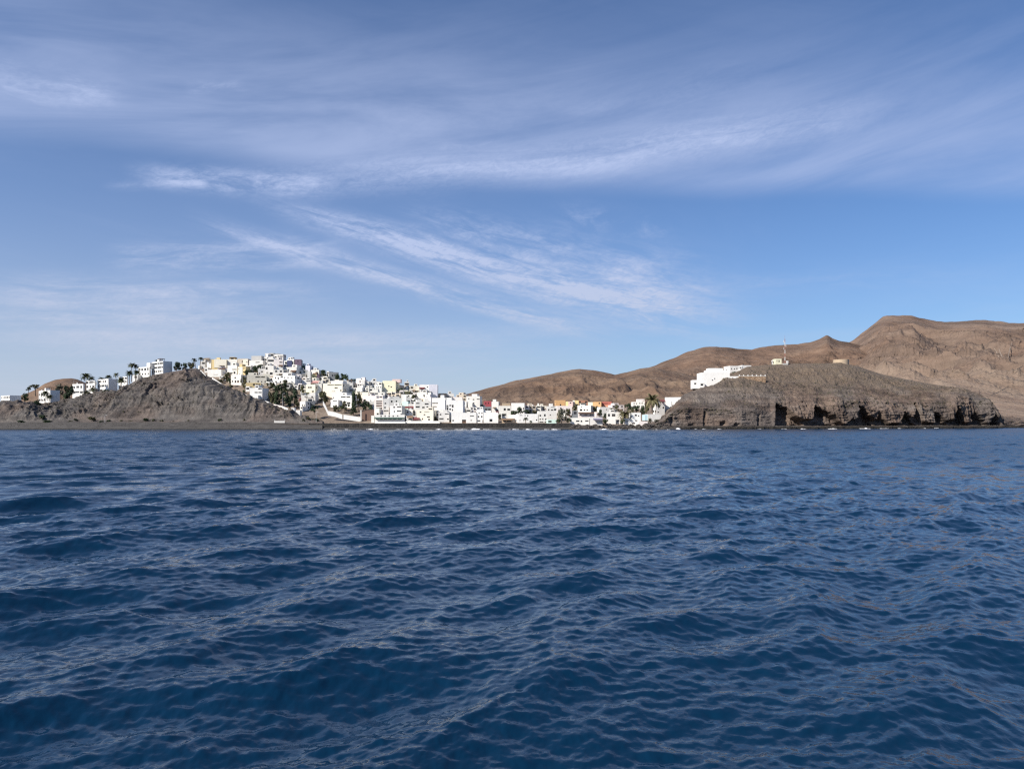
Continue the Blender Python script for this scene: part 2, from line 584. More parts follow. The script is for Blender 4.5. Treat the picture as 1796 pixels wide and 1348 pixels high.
def sea_mat():
    m, nt, b, g = new_mat('sea_water')
    oc = objco(nt)
    n0 = g.noise(oc, 0.012, 3.0, 0.5)
    c = g.mix(g.ss(n0, 0.35, 0.65), (0.0012, 0.0175, 0.044, 1), (0.0022, 0.0230, 0.054, 1))
    nt.links.new(c, b.inputs['Base Color'])
    b.inputs['Roughness'].default_value = 0.045
    b.inputs['IOR'].default_value = 1.333
    mp = nt.nodes.new('ShaderNodeMapping')
    mp.inputs['Rotation'].default_value = (0, 0, R(38))
    mp.inputs['Scale'].default_value = (1.0, 0.55, 1.0)
    nt.links.new(oc, mp.inputs[0])
    n1 = g.noise(mp.outputs[0], 2.2, 5.0, 0.6, 0.3)
    n2 = g.noise(oc, 9.0, 3.0, 0.55)
    h = g.add(g.mul(n1, 0.8), g.mul(n2, 0.16))
    bp = nt.nodes.new('ShaderNodeBump')
    bp.inputs['Strength'].default_value = 0.22
    bp.inputs['Distance'].default_value = 0.10
    nt.links.new(h, bp.inputs['Height'])
    # wavelets too small for the sheet's own mesh, which gets coarser away from the boat: unresolved slopes and gloss
    sep = nt.nodes.new('ShaderNodeSeparateXYZ')
    nt.links.new(oc, sep.inputs[0])
    rr = g.m('SQRT', g.add(g.mul(sep.outputs[0], sep.outputs[0]), g.mul(sep.outputs[1], sep.outputs[1])))
    far = g.ss(rr, 14.0, 130.0)
    mp2 = nt.nodes.new('ShaderNodeMapping')
    mp2.inputs['Rotation'].default_value = (0, 0, R(20))
    mp2.inputs['Scale'].default_value = (1.2, 3.2, 1.0)
    nt.links.new(oc, mp2.inputs[0])
    nz = nt.nodes.new('ShaderNodeTexNoise')
    nz.inputs['Scale'].default_value = 1.0
    nz.inputs['Detail'].default_value = 3.0
    nt.links.new(mp2.outputs[0], nz.inputs['Vector'])
    cs = nt.nodes.new('ShaderNodeSeparateColor')
    nt.links.new(nz.outputs['Color'], cs.inputs[0])
    k = g.mul(far, 0.68)
    tilt = g.xyz(g.mul(g.sub(cs.outputs[0], 0.5), g.mul(k, 0.6)), g.mul(g.sub(cs.outputs[1], 0.5), k), 0.0)
    va = nt.nodes.new('ShaderNodeVectorMath'); va.operation = 'ADD'
    nt.links.new(bp.outputs[0], va.inputs[0]); nt.links.new(tilt, va.inputs[1])
    vn = nt.nodes.new('ShaderNodeVectorMath'); vn.operation = 'NORMALIZE'
    nt.links.new(va.outputs[0], vn.inputs[0])
    nt.links.new(vn.outputs[0], b.inputs['Normal'])
    nt.links.new(g.ss(far, 0.0, 1.0, 0.045, 0.24), b.inputs['Roughness'])
    return m


MAT['sea'] = sea_mat()

# ------------------------------------------------------------------ the sea: summed wave fields on a radial sheet
def wave_tile(L, N, seed, lmin, lmax, lpk, theta, spread, rms, iso=0.06):
    rng = np.random.default_rng(seed)
    k1 = np.fft.fftfreq(N, d=L / N) * 2 * np.pi
    kx, ky = np.meshgrid(k1, k1, indexing='xy')
    k = np.hypot(kx, ky)
    k[0, 0] = 1e-6
    kp = 2 * np.pi / lpk
    P = k ** -3.4 * np.exp(-1.1 * (kp / k) ** 2)
    P *= sstep(k, 2 * np.pi / lmax * 0.8, 2 * np.pi / lmax * 1.1) * (1 - sstep(k, 2 * np.pi / lmin * 0.8, 2 * np.pi / lmin * 1.2))
    ang = np.arctan2(ky, kx) - theta
    P *= np.clip(np.cos(ang / 2), 0, 1) ** (2 * spread) + iso
    P[0, 0] = 0
    A = (rng.normal(size=(N, N)) + 1j * rng.normal(size=(N, N))) * np.sqrt(P)
    h = np.fft.ifft2(A)
    s = rms / h.real.std()
    dx = np.fft.ifft2(1j * kx / k * A).real * s
    dy = np.fft.ifft2(1j * ky / k * A).real * s
    return L, N, (h.real * s), dx, dy


def sample(tile, x, y, rot=0.0):
    L, N, h, dx, dy = tile
    c, s = math.cos(rot), math.sin(rot)
    u = ((c * x + s * y) / L * N) % N
    v = ((-s * x + c * y) / L * N) % N
    i0, j0 = np.floor(u).astype(np.int64), np.floor(v).astype(np.int64)
    fu, fv = u - i0, v - j0
    i0 %= N; j0 %= N
    i1, j1 = (i0 + 1) % N, (j0 + 1) % N
    w = [(1 - fu) * (1 - fv), fu * (1 - fv), (1 - fu) * fv, fu * fv]
    def lerp(a):
        return a[j0, i0] * w[0] + a[j0, i1] * w[1] + a[j1, i0] * w[2] + a[j1, i1] * w[3]
    H, DX, DY = lerp(h), lerp(dx), lerp(dy)
    return H, c * DX - s * DY, s * DX + c * DY


def build_sea():
    th = R(-42)
    tA = wave_tile(149.0, 512, 5, 1.7, 26.0, 6.5, R(-47), 13, 0.094, 0.012)
    tB = wave_tile(37.0, 1024, 12, 0.25, 2.6, 1.15, R(-74), 3.4, 0.0150, 0.04)
    tC = wave_tile(9.7, 768, 23, 0.05, 0.50, 0.30, R(-66), 1.8, 0.0042, 0.08)
    fine = np.arange(-37.5, 37.5001, 0.125)
    coarse = [37.5 + 0.125]
    st = 0.16
    while coarse[-1] < 320:
        st = min(st * 1.16, 7.0)
        coarse.append(coarse[-1] + st)
    coarse = [a for a in coarse if a < 321.5]
    ang = np.radians(np.concatenate([fine, coarse]))
    rr = [0.4]
    while rr[-1] < 520:
        r = rr[-1]
        rr.append(r + max(0.022, r * (0.0042 if r < 60 else 0.0055)) if r > 4 else r * 1.25)
    while rr[-1] < 22000:
        rr.append(rr[-1] * 1.35)
    r = np.array(rr)
    Rr, A = np.meshgrid(r, ang, indexing='ij')
    X, Y = Rr * np.sin(A), Rr * np.cos(A)
    fA = 1 - sstep(Rr, 900, 2000)
    fB = 1 - 0.80 * sstep(Rr, 60, 300)
    fC = 1 - sstep(Rr, 26, 75)
    # gusts: slow changes in how rough the surface is
    gust = 1.0 + 0.75 * fbm(X * 0.030 - Y * 0.022, X * 0.016 + Y * 0.020, X * 0 + 2.0, 4)
    hA, ax, ay = sample(tA, X, Y)
    hA2, bx, by = sample(tA, X * 0.61 + 31, Y * 0.61 + 7, 0.35)
    hB, cx, cy = sample(tB, X, Y, 0.21)
    hC, ex, ey = sample(tC, X, Y, -0.4)
    fA = fA * (1 - 0.6 * sstep(Rr, 250, 380)); near = sstep(Rr, 1.0, 4.0)
    H = (hA * fA + hA2 * 0.35 * fA + (hB * fB + hC * fC) * gust) * near
    X2 = X + (0.7 * (ax + 0.35 * bx) * fA + 0.28 * cx * fB * gust + 0.2 * ex * fC * gust) * near
    Y2 = Y + (0.7 * (ay + 0.35 * by) * fA + 0.28 * cy * fB * gust + 0.2 * ey * fC * gust) * near
    P = np.stack([X2, Y2, H], -1)
    o = grid_mesh('sea', P, MAT['sea'], flip=True, closed=True)
    tag(o, 'deep blue rippled sea in front of the shore', None, None, 'structure')


build_sea()


# ------------------------------------------------------------------ lofted land
def interp_rows(pxs, rows):
    """rows: list of (table, mode); table = [(px, val, Y), ...]; returns Y[row, px], Z[row, px]"""
    Ys, Zs = [], []
    for tab, mode in rows:
        t = np.array(tab, float)
        v = np.interp(pxs, t[:, 0], t[:, 1])
        y = np.interp(pxs, t[:, 0], t[:, 2])
        z = v if mode == 'z' else CAMH + (HZ - v) / F * y
        Ys.append(y); Zs.append(z)
    return np.array(Ys), np.array(Zs)


def subdivide(Ys, Zs, subs):
    Yo, Zo, Vo = [], [], []
    for i, n in enumerate(subs):
        for k in range(n):
            t = k / n
            Yo.append(Ys[i] * (1 - t) + Ys[i + 1] * t)
            Zo.append(Zs[i] * (1 - t) + Zs[i + 1] * t)
            Vo.append(i + t)
    Yo.append(Ys[-1]); Zo.append(Zs[-1]); Vo.append(len(subs))
    return np.array(Yo), np.array(Zo), np.array(Vo)


class Ground:
    """remembers a loft's rows so that things can be stood on it"""
    def __init__(self, pxs, Ys, Zs):
        self.pxs, self.Ys, self.Zs = pxs, Ys, Zs

    def Y(self, px, py, lo=0, hi=None):
        """distance at which the sight line through (px, py) first meets the ground"""
        ys = np.array([np.interp(px, self.pxs, r) for r in self.Ys[lo:hi]])
        zs = np.array([np.interp(px, self.pxs, r) for r in self.Zs[lo:hi]])
        yy = np.linspace(ys[0], ys[-1], 600)
        zz = np.interp(yy, ys, zs)
        ray = CAMH + (HZ - py) / F * yy
        hit = np.nonzero(zz >= ray)[0]
        return float(yy[hit[0]]) if len(hit) else float(yy[np.argmin(ray - zz)])

    def z(self, px, Y):
        ys = np.array([np.interp(px, self.pxs, r) for r in self.Ys])
        zs = np.array([np.interp(px, self.pxs, r) for r in self.Zs])
        return float(np.interp(Y, ys, zs))


def W(px, py, Y):
    return Vector(((px - CX) / F * Y, Y, CAMH + (HZ - py) / F * Y))


def to_world(pxs, Y, Z):
    X = (pxs[None, :] - CX) / F * Y
    return X, Y, Z


# --- bare bluff on the left
bl_px = np.arange(-330, 566, 1.1)
bl_rows = [
    ([(-330, -1.0, 366), (560, -1.0, 372)], 'z'),
    ([(-330, 0.5, 369), (560, 0.5, 374)], 'z'),
    ([(-330, 3.1, 386), (400, 3.2, 386), (480, 3.0, 386), (560, 2.9, 387)], 'z'),
    ([(-330, 3.6, 391), (480, 3.7, 390), (560, 3.0, 390)], 'z'),
    ([(-330, 738, 396), (0, 738, 394), (60, 737, 394), (120, 737, 398), (200, 733, 400), (345, 731, 399), (440, 733, 396), (500, 734, 394), (540, 736, 393), (560, 738, 392)], 'py'),
    ([(-330, 722, 412), (0, 720, 402), (40, 716, 402), (70, 724, 404), (120, 722, 412), (180, 708, 416), (250, 690, 416), (330, 678, 414), (400, 694, 410), (440, 708, 404), (500, 724, 399), (540, 735, 396), (560, 738, 394)], 'py'),
    ([(-330, 716, 440), (-60, 708, 436), (0, 707, 432), (38, 709, 430), (60, 707, 430), (105, 709, 432), (130, 702, 436), (160, 690, 438), (180, 688, 438), (206, 686, 438), (230, 672, 438), (250, 664, 438), (270, 657, 438),
      (300, 652, 438), (330, 646.5, 436), (345, 645.5, 436), (352, 649, 436), (361, 658, 434), (373, 663, 432), (391, 674, 428), (412, 685, 424), (430, 692, 420), (457, 701, 414), (478, 710, 410), (497, 717, 404), (520, 725, 399), (540, 735, 397), (560, 738, 396)], 'py'),
    ([(-330, 716, 480), (0, 706, 480), (105, 706, 480), (160, 688, 480), (206, 684, 480), (250, 664, 480), (300, 652, 482), (345, 646.5, 474), (391, 677, 450), (430, 695, 440), (478, 716, 426), (520, 735, 414), (560, 739, 408)], 'py'),
    ([(-330, 4.0, 640), (300, 5.0, 620), (345, 8.0, 560), (430, 4.0, 480), (560, 1.5, 420)], 'z'),
]
Yb, Zb = interp_rows(bl_px, bl_rows)
bluff_g = Ground(bl_px, Yb, Zb)
Y, Z, V = subdivide(Yb, Zb, [3, 12, 4, 5, 26, 46, 12, 8])
X, Y, Z = to_world(bl_px, Y, Z)
v = V[:, None] * np.ones_like(X)
slope = sstep(v, 3.6, 4.6) * (1 - sstep(v, 5.7, 6.0))
n = fbm(X / 15, Y / 15, Z / 13, 5, 0.55, True)
gul = fbm(X / 7.0 + 0.5 * n, Y / 40, Z / 34 + 3, 3, 0.5, True)
crag = sstep(fbm(X / 26 + 5, Z / 13, Y / 60, 3), -0.05, 0.35)
Z = Z + slope * (1.6 * n + 1.9 * gul + crag * 1.5 * fbm(X / 2.6, Y / 2.6, Z / 1.6, 4, 0.65, True))
Y = Y - slope * (2.2 * n + 3.0 * crag * fbm(X / 3.6, Z / 2.2, Y / 6, 5, 0.68) + 2.2 * gul)
# rough knolls under the leftmost buildings
knoll = np.exp(-((bl_px - 40) / 48.0) ** 2)[None, :] * slope
Z = Z + knoll * 1.7 * fbm(X / 6, Y / 6, Z / 5 + 9, 4, 0.55, True)
Y = Y - knoll * 2.2 * fbm(X / 5, Z / 4, Y / 8 + 2, 4, 0.55)
low = sstep(v, 1.6, 2.0) * (1 - sstep(v, 4.0, 4.4))
Z = Z + low * 0.22 * fbm(X / 5, Y / 5, Z * 0, 4)
bluff_P = np.stack([X, Y, Z], -1); bluff_v = V
split = 19                      # beach rows come first
P = np.stack([X, Y, Z], -1)
tag(grid_mesh('beach', P[:split], MAT['beach']), 'dark grey sand beach below the bare slope', None, None, 'structure')
tag(grid_mesh('hill_slope', P[split - 1:], MAT['bluff']), 'bare grey brown hill slope left of the town', None, None, 'structure')

# --- hill and valley the town stands on
tw_px = np.arange(300, 1216, 1.4)
tw_rows = [
    ([(300, 2.7, 383.6), (1004, 2.7, 383.6), (1012, 1.2, 385), (1080, 1.0, 386), (1216, -1.5, 386)], 'z'),
    ([(300, 3.0, 391.5), (620, 3.0, 391.5), (1000, 3.0, 391.5), (1060, 2.7, 391.5), (1140, 2.4, 394), (1170, 0.5, 398), (1216, -1.0, 400)], 'z'),
    ([(300, 652, 520), (345, 646, 506), (380, 643, 505), (430, 642, 505), (460, 636, 505), (480, 629, 505), (505, 633, 504), (530, 648, 500), (560, 657, 496), (600, 666, 490), (640, 673, 486), (700, 681, 478),
      (735, 689, 470), (770, 697, 470), (800, 702, 480), (840, 708, 510), (880, 712, 560), (960, 715, 600), (1010, 710, 610), (1070, 712, 610), (1110, 712, 560), (1160, 716, 480), (1216, 718, 470)], 'py'),
    ([(300, 30, 570), (460, 36, 570), (530, 30, 560), (640, 22, 550), (770, 12, 530), (880, 14, 640), (1216, 12, 640)], 'z'),
    ([(300, 3, 700), (770, 3, 700), (1216, 9, 760)], 'z'),
]
Yt, Zt = interp_rows(tw_px, tw_rows)
ker = np.hanning(23); ker /= ker.sum()
Zt = np.array([np.convolve(np.pad(r, 11, mode='edge'), ker, 'valid') for r in Zt])
Yt = np.array([np.convolve(np.pad(r, 11, mode='edge'), ker, 'valid') for r in Yt])
# terraced cross-section: steeper foot than brow
town_g = Ground(tw_px, Yt, Zt)
Y, Z, V = subdivide(Yt, Zt, [4, 70, 12, 6])
X, Y, Z = to_world(tw_px, Y, Z)
v = V[:, None] * np.ones_like(X)
k = sstep(v, 1.02, 1.15) * (1 - sstep(v, 2.3, 3.0) * 0.5)
Z = Z + k * (0.35 * fbm(X / 9, Y / 9, Z / 9, 4, 0.55, True) - 0.25)
Z = Z - k * 0.2
town_P = np.stack([X, Y, Z], -1); town_v = V
tag(grid_mesh('town_hill', np.stack([X, Y, Z], -1), MAT['town_ground']), 'brown earth hillside and valley under the houses', None, None, 'structure')

# --- beach strip, promenade along the town
bp = np.arange(540, 1190, 2.0)
yy = np.array([369.5, 371.5, 374, 377, 380, 383, 384.5])
zz = np.array([-1.0, -0.15, 0.25, 0.55, 0.75, 0.9, 0.95])
Xg = (bp[None, :] - CX) / F * yy[:, None]
sh = 1.6 * fbm(Xg / 26, Xg * 0, Xg * 0, 3)
Yg = yy[:, None] + sh * (1 - np.linspace(0, 1, 7))[:, None]
Zg = zz[:, None] + 0.10 * fbm(Xg / 4, Yg / 3, Xg * 0, 3)
tag(grid_mesh('beach', np.stack([Xg, Yg, Zg], -1), MAT['beach']), 'narrow dark beach below the sea wall', None, None, 'structure')
pr = MB()
for i in range(33):
    a, b = 541 + i * 14, 541 + (i + 1) * 14
    pr.quad((W(a, 0, 384).x, 383.6, 3.02), (W(b, 0, 384).x, 383.6, 3.02), (W(b, 0, 392).x, 391.8, 3.06), (W(a, 0, 392).x, 391.8, 3.06))
tag(pr.build('promenade', MAT['promenade']), 'pale promenade on top of the sea wall', None, None, 'structure')

# --- rocky headland on the right
hd_px = np.concatenate([np.arange(1112, 1160, 1.2), np.arange(1160, 1760, 0.85), np.arange(1760, 2150, 2.5)])
w0 = [(1112, 381), (1160, 384), (1300, 392), (1500, 415), (1745, 455), (1830, 472), (2150, 540)]
def wr(dz, off):
    return [(p, dz, y + off) for p, y in w0]
ct = [(1112, 745.5, 10), (1150, 743, 10), (1165, 737, 11), (1175, 726, 12), (1190, 716, 14), (1210, 714, 16), (1240, 716, 17), (1300, 718, 16), (1335, 716, 16), (1352, 706, 20), (1368, 697, 23), (1400, 704, 23), (1440, 707, 22),
      (1480, 705, 22), (1520, 706, 22), (1600, 706, 22), (1640, 703, 22), (1680, 700, 22), (1715, 701, 22), (1735, 708, 20), (1748, 725, 16), (1758, 736, 14), (1800, 739.5, 14), (2150, 740, 14)]
w0x, w0y = np.array(w0).T
def w0f(p):
    return float(np.interp(p, w0x, w0y))
cpx = np.arange(1345, 1741, 5.0)
cn = fbm(cpx / 42.0, cpx * 0, cpx * 0 + 11.5, 4, 0.6)
ct2 = [c for c in ct if c[0] < 1345] + [(float(a), float(np.interp(a, [c[0] for c in ct], [c[1] for c in ct]) + 13 * b_ * min(1, (a - 1345) / 20, (1741 - a) / 20)), float(np.interp(a, [c[0] for c in ct], [c[2] for c in ct])) + 5 * b_)
        for a, b_ in zip(cpx, cn)] + [c for c in ct if c[0] > 1741]
hd_rows = [
    (wr(-1.2, 0), 'z'),
    (wr(0.55, 2.0), 'z'),
    (wr(1.3, 9.0), 'z'),
    ([(p, y, w0f(p) + o) for p, y, o in ct2], 'py'),
    ([(p, y, w0f(p) + 45) for p, y in [(1112, 745), (1150, 741), (1165, 728), (1175, 718), (1190, 705), (1210, 692), (1230, 684.5), (1250, 678), (1270, 670), (1296, 668.5), (1343, 668.5), (1360, 672), (1400, 677), (1450, 681),
                                        (1500, 684), (1550, 688), (1600, 690), (1650, 688), (1690, 686.5), (1718, 695), (1738, 706), (1746, 721), (1757, 732), (1800, 737.5), (2150, 738)]], 'py'),
    ([(p, y, w0f(p) + 95) for p, y in [(1112, 744.5), (1150, 738), (1165, 722), (1175, 713), (1196, 697), (1215, 688), (1240, 676), (1262, 665), (1290, 653), (1310, 643), (1340, 640), (1400, 637), (1450, 637), (1475, 635.5),
                                        (1500, 641), (1550, 657), (1600, 667), (1650, 676), (1690, 682), (1718, 692), (1738, 705), (1746, 719), (1757, 729), (1800, 734.5), (2150, 736)]], 'py'),
    ([(1112, -2, 560), (1165, 6, 560), (1290, 26, 590), (1450, 34, 610), (1600, 22, 640), (1720, 12, 640), (1757, 5, 640), (2150, 4, 760)], 'z'),
    ([(1112, -3, 640), (1757, 2, 700), (2150, 3, 820)], 'z'),
]
Yh, Zh = interp_rows(hd_px, hd_rows)
head_g = Ground(hd_px, Yh, Zh)
Y, Z, V = subdivide(Yh, Zh, [4, 10, 62, 44, 44, 10, 4])
v = V[:, None] * np.ones_like(Y)
pxg = hd_px[None, :] * np.ones_like(Y)
X, Y, Z = to_world(hd_px, Y, Z)
h01 = np.clip(v - 2.0, 0, 1)
cliff = sstep(v, 1.85, 2.1) * (1 - sstep(v, 2.95, 3.25))
# sea caves and clefts: sharp on the left, easing out to the right   (px left, px right, depth m, height 0..1)
cove = np.zeros_like(Y)
for a, b, dep, top in [(1359, 1416, 11, 0.88), (1424, 1482, 9, 0.86), (1500, 1544, 9, 0.84), (1537, 1560, 6, 0.55), (1578, 1618, 11, 0.66),
                       (1600, 1622, 7, 0.98), (1636, 1668, 9, 0.55), (1670, 1698, 9, 0.66), (1704, 1734, 8, 0.58), (1736, 1753, 8, 0.80)]:
    s = (pxg - a) / (b - a)
    wob = 0.10 * fbm(pxg / 9, v * 3, pxg * 0 + a, 3)
    roof = top * np.clip(1.0 - np.clip(s, 0, 1) ** 1.25, 0, 1) + wob
    m = sstep(s, -0.02, 0.05) * (1 - sstep(s, 0.90, 1.0)) * (1 - sstep(h01, roof - 0.10, roof + 0.03)) * sstep(v, 1.9, 2.04)
    cove = np.maximum(cove, m * dep)
low = 0.20 + 0.26 * fbm(pxg / 17, pxg * 0, pxg * 0 + 31, 3)
cove = np.maximum(cove, 6.5 * sstep(pxg, 1385, 1410) * (1 - sstep(pxg, 1725, 1745)) * (1 - sstep(h01, low - 0.06, low + 0.06)) * sstep(v, 1.93, 2.05))
# small undercuts on the left half of the headland
for a, b, dep, top in [(1262, 1276, 3.0, 0.30), (1285, 1300, 2.4, 0.16), (1176, 1182, 1.5, 0.75), (1233, 1240, 2.2, 0.8), (1328, 1334, 1.6, 0.7), (1205, 1222, 1.8, 0.12)]:
    s = (pxg - a) / (b - a)
    m = sstep(s, 0, 0.15) * (1 - sstep(s, 0.5, 1.0)) * (1 - sstep(h01, top - 0.12, top + 0.05 + 0.1 * fbm(pxg / 5, v, v * 0, 2))) * sstep(v, 1.95, 2.04)
    cove = np.maximum(cove, m * dep)
Y = Y + cove
# the upper half of the cliff leans out over its foot
Y = Y - sstep(pxg, 1350, 1375) * (1 - sstep(pxg, 1738, 1752)) * cliff * 3.4 * np.exp(-((h01 - 0.62) / 0.30) ** 2) * (0.7 + 0.8 * fbm(pxg / 26, pxg * 0, h01 * 2, 3))
butt = fbm(pxg / 34.0, h01 * 0.8, pxg * 0 + 4, 4, 0.55)
n1 = fbm(X / 11, Y / 11, Z / 7, 5, 0.55, True)
n2 = fbm(X / 3.4, Y / 3.4, Z / 1.5, 4, 0.6, True)
vert = fbm(X / 2.6, Y / 6, Z / 11, 4, 0.55, True)
body = sstep(v, 1.9, 2.3) * (1 - sstep(v, 4.6, 5.0))
right = sstep(pxg, 1345, 1375)
Y = Y - cliff * (0.55 + 0.45 * right) * (3.2 * butt + 1.7 * n1 + right * 1.3 * vert + 0.95 * n2)
Z = Z + body * (1 - cliff) * (1.35 * n1 + 0.80 * n2)
# big lumps and hollows of the upper slope, most towards the broken right end
lump = fbm(X / 34 + 3.1, Y / 40, Z * 0 + 6, 4, 0.55)
tail = sstep(pxg, 1480, 1640)
Z = Z + body * (1 - cliff) * (1.1 + 1.9 * tail) * lump * sstep(v, 3.0, 3.4)
Z = Z - body * sstep(v, 3.2, 3.8) * (0.6 + 1.0 * tail) * np.clip(fbm(X / 12, Y / 60, Z * 0 + 15, 3, 0.5, True), 0, 1)
# ledges (lava layers) on the upper slope
led = fbm(X / 26, Y / 26, Z / 2.4, 5, 0.62, True)
Z = Z + (1 - cliff) * body * 1.25 * led
Y = Y - cliff * 0.8 * led
plat = sstep(v, 0.6, 1.0) * (1 - sstep(v, 1.85, 2.1))
Z = Z + plat * (0.5 * fbm(X / 4.5, Y / 4.5, Z * 0, 4, 0.6, True) + 0.25)
Y = Y + (1 - sstep(v, 1.6, 2.2)) * 2.6 * fbm(pxg / 13.0, pxg * 0, pxg * 0 + 8, 4, 0.55)
head_P = np.stack([X, Y, Z], -1); head_v = V
tag(grid_mesh('headland', np.stack([X, Y, Z], -1), MAT['headland']), 'rocky brown headland with dark sea caves at its foot', None, None, 'structure')


# --- mountains beyond
def mountain(name, label, px0, px1, step, ridge, Yr, base, Yb_, midk, midY, amp, sc, mat, rows=(60, 50, 10), seed=0.0, lump=1.0):
    pxs = np.arange(px0, px1, step)
    rp, ry = np.array(ridge, float).T
    py = np.interp(pxs, rp, ry)
    # soften the ridge polyline a little, keep its corners readable
    ker = np.array([1, 2, 1.0]); ker /= ker.sum()
    py = np.convolve(np.pad(py, 1, mode='edge'), ker, 'valid')
    zr = CAMH + (HZ - py) / F * Yr
    zb = CAMH + (HZ - base) / F * Yb_
    Yl = [np.full_like(pxs, Yb_), np.full_like(pxs, midY), np.full_like(pxs, Yr), np.full_like(pxs, Yr * 1.3)]
    Zl = [np.full_like(pxs, zb), zb + (zr - zb) * midk, zr, zr * 0.45]
    Yo, Zo, V = subdivide(np.array(Yl), np.array(Zl), list(rows))
    X, Y, Z = to_world(pxs, Yo, Zo)
    v = V[:, None] * np.ones_like(X)
    # concave lower slope, steep upper slope
    t = np.clip(v - 1, 0, 1)
    inner = sstep(v, 0.0, 0.5) * (1 - sstep(v, 1.25, 1.95))
    hgt = np.clip((zr - zb) / max((zr - zb).max(), 1), 0.12, 1)[None, :]
    wx = fbm(X / (sc * 2.4) + seed, Y / (sc * 2.4), Z * 0, 3)
    g1 = fbm(X / sc + 0.9 * wx + seed, Y / (sc * 2.6) + 0.6 * wx, Z * 0 + seed, 5, 0.52, True)
    g2 = fbm(X / (sc * 0.28) + wx, Y / (sc * 0.9), Z * 0 + seed + 5, 4, 0.55, True)
    Z = Z + amp * hgt * inner * (0.8 * g1 - 0.15) * lump + amp * 0.30 * hgt * inner * g2
    top = sstep(v, 1.3, 1.95) * (1 - sstep(v, 2.0, 2.3))
    Z = Z + top * amp * 0.05 * fbm(X / (sc * 0.22), Y / sc, Z * 0, 3)
    # benches of harder rock
    led = fbm(X / (sc * 1.6), Y / (sc * 3), Z / (amp * 0.22), 4, 0.6, True)
    Y = Y - inner * amp * (0.10 + 0.30 * sstep(v, 1.2, 1.6)) * led
    o = grid_mesh(name, np.stack([X, Y, Z], -1), mat)
    tag(o, label, None, None, 'structure')
    return np.stack([X, Y, Z], -1)


MAT['mountain_far'] = rock_mat('mesa_rock', (0.100, 0.071, 0.055), (0.169, 0.121, 0.092), (0.241, 0.176, 0.132), 0.006, 1.0, 26.0, 0.035, coarse=True, sw=0.42, fine=0.8, rust=(1.08, 0.98, 0.91), fan=((0.265, 0.200, 0.150), 110.0, 150.0))
MAT['mountain_near'] = rock_mat('near_range_rock', (0.085, 0.060, 0.044), (0.153, 0.104, 0.073), (0.233, 0.166, 0.115), 0.011, 1.0, 15.0, 0.08, coarse=True, fine=0.8, rust=(1.08, 0.98, 0.90), fan=((0.205, 0.145, 0.100), 28.0, 42.0))
mountain('mountain', 'low brown range behind the valley houses', 720, 1330, 1.3,
         [(720, 712), (770, 703), (800, 696), (820, 690), (850, 682), (880, 674), (905, 667), (945, 660), (985, 652), (1003, 647.5), (1016, 646.5), (1040, 649), (1060, 653), (1078, 657), (1100, 652), (1122, 646),
          (1145, 644), (1165, 648), (1200, 655), (1330, 690)], 1500, 723, 760, 0.34, 1130, 27, 110, MAT['mountain_near'], seed=1.3)
mountain('mountain', 'brown rounded mountain behind the white headland house', 960, 1600, 1.3,
         [(960, 712), (1000, 692), (1060, 668), (1100, 656), (1130, 646), (1150, 640), (1180, 628), (1205, 617), (1232, 608.5), (1255, 607), (1290, 611), (1318, 613), (1332, 609), (1350, 606.5), (1375, 604), (1400, 603),
          (1420, 600), (1437, 594), (1445, 589.5), (1450, 587), (1454, 588.5), (1462, 594), (1472, 598), (1490, 600), (1520, 607), (1600, 640)], 2100, 722, 1150, 0.30, 1560, 50, 140, MAT['mountain'], seed=4.1)
mesa_P = mountain('mountain', 'large flat topped mountain behind the headland', 1390, 2340, 1.5,
         [(1390, 655), (1450, 622), (1480, 604), (1495, 596), (1512, 584), (1530, 569), (1541, 561), (1549, 555), (1556, 553.5), (1575, 553), (1598, 553.5), (1612, 557), (1628, 561), (1645, 564), (1665, 565), (1690, 563),
          (1710, 561), (1728, 560.5), (1745, 563), (1775, 566), (1850, 565), (2000, 578), (2340, 610)], 2600, 734, 680, 0.36, 1750, 76, 170, MAT['mountain_far'], rows=(110, 70, 10), seed=7.7)
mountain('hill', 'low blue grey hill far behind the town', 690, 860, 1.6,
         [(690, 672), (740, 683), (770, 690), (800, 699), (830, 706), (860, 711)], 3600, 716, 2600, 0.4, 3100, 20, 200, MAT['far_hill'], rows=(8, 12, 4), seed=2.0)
mountain('hill', 'rounded brown hill behind the leftmost white buildings', -260, 240, 1.6,
         [(-260, 716), (-60, 710), (0, 706), (28, 696), (45, 690), (60, 684), (78, 673), (96, 666), (112, 663.5), (125, 663), (136, 665), (152, 672), (175, 684), (240, 705)], 900, 722, 640, 0.4, 760, 7, 60,
         MAT['mountain_near'], rows=(16, 26, 6), seed=9.0)
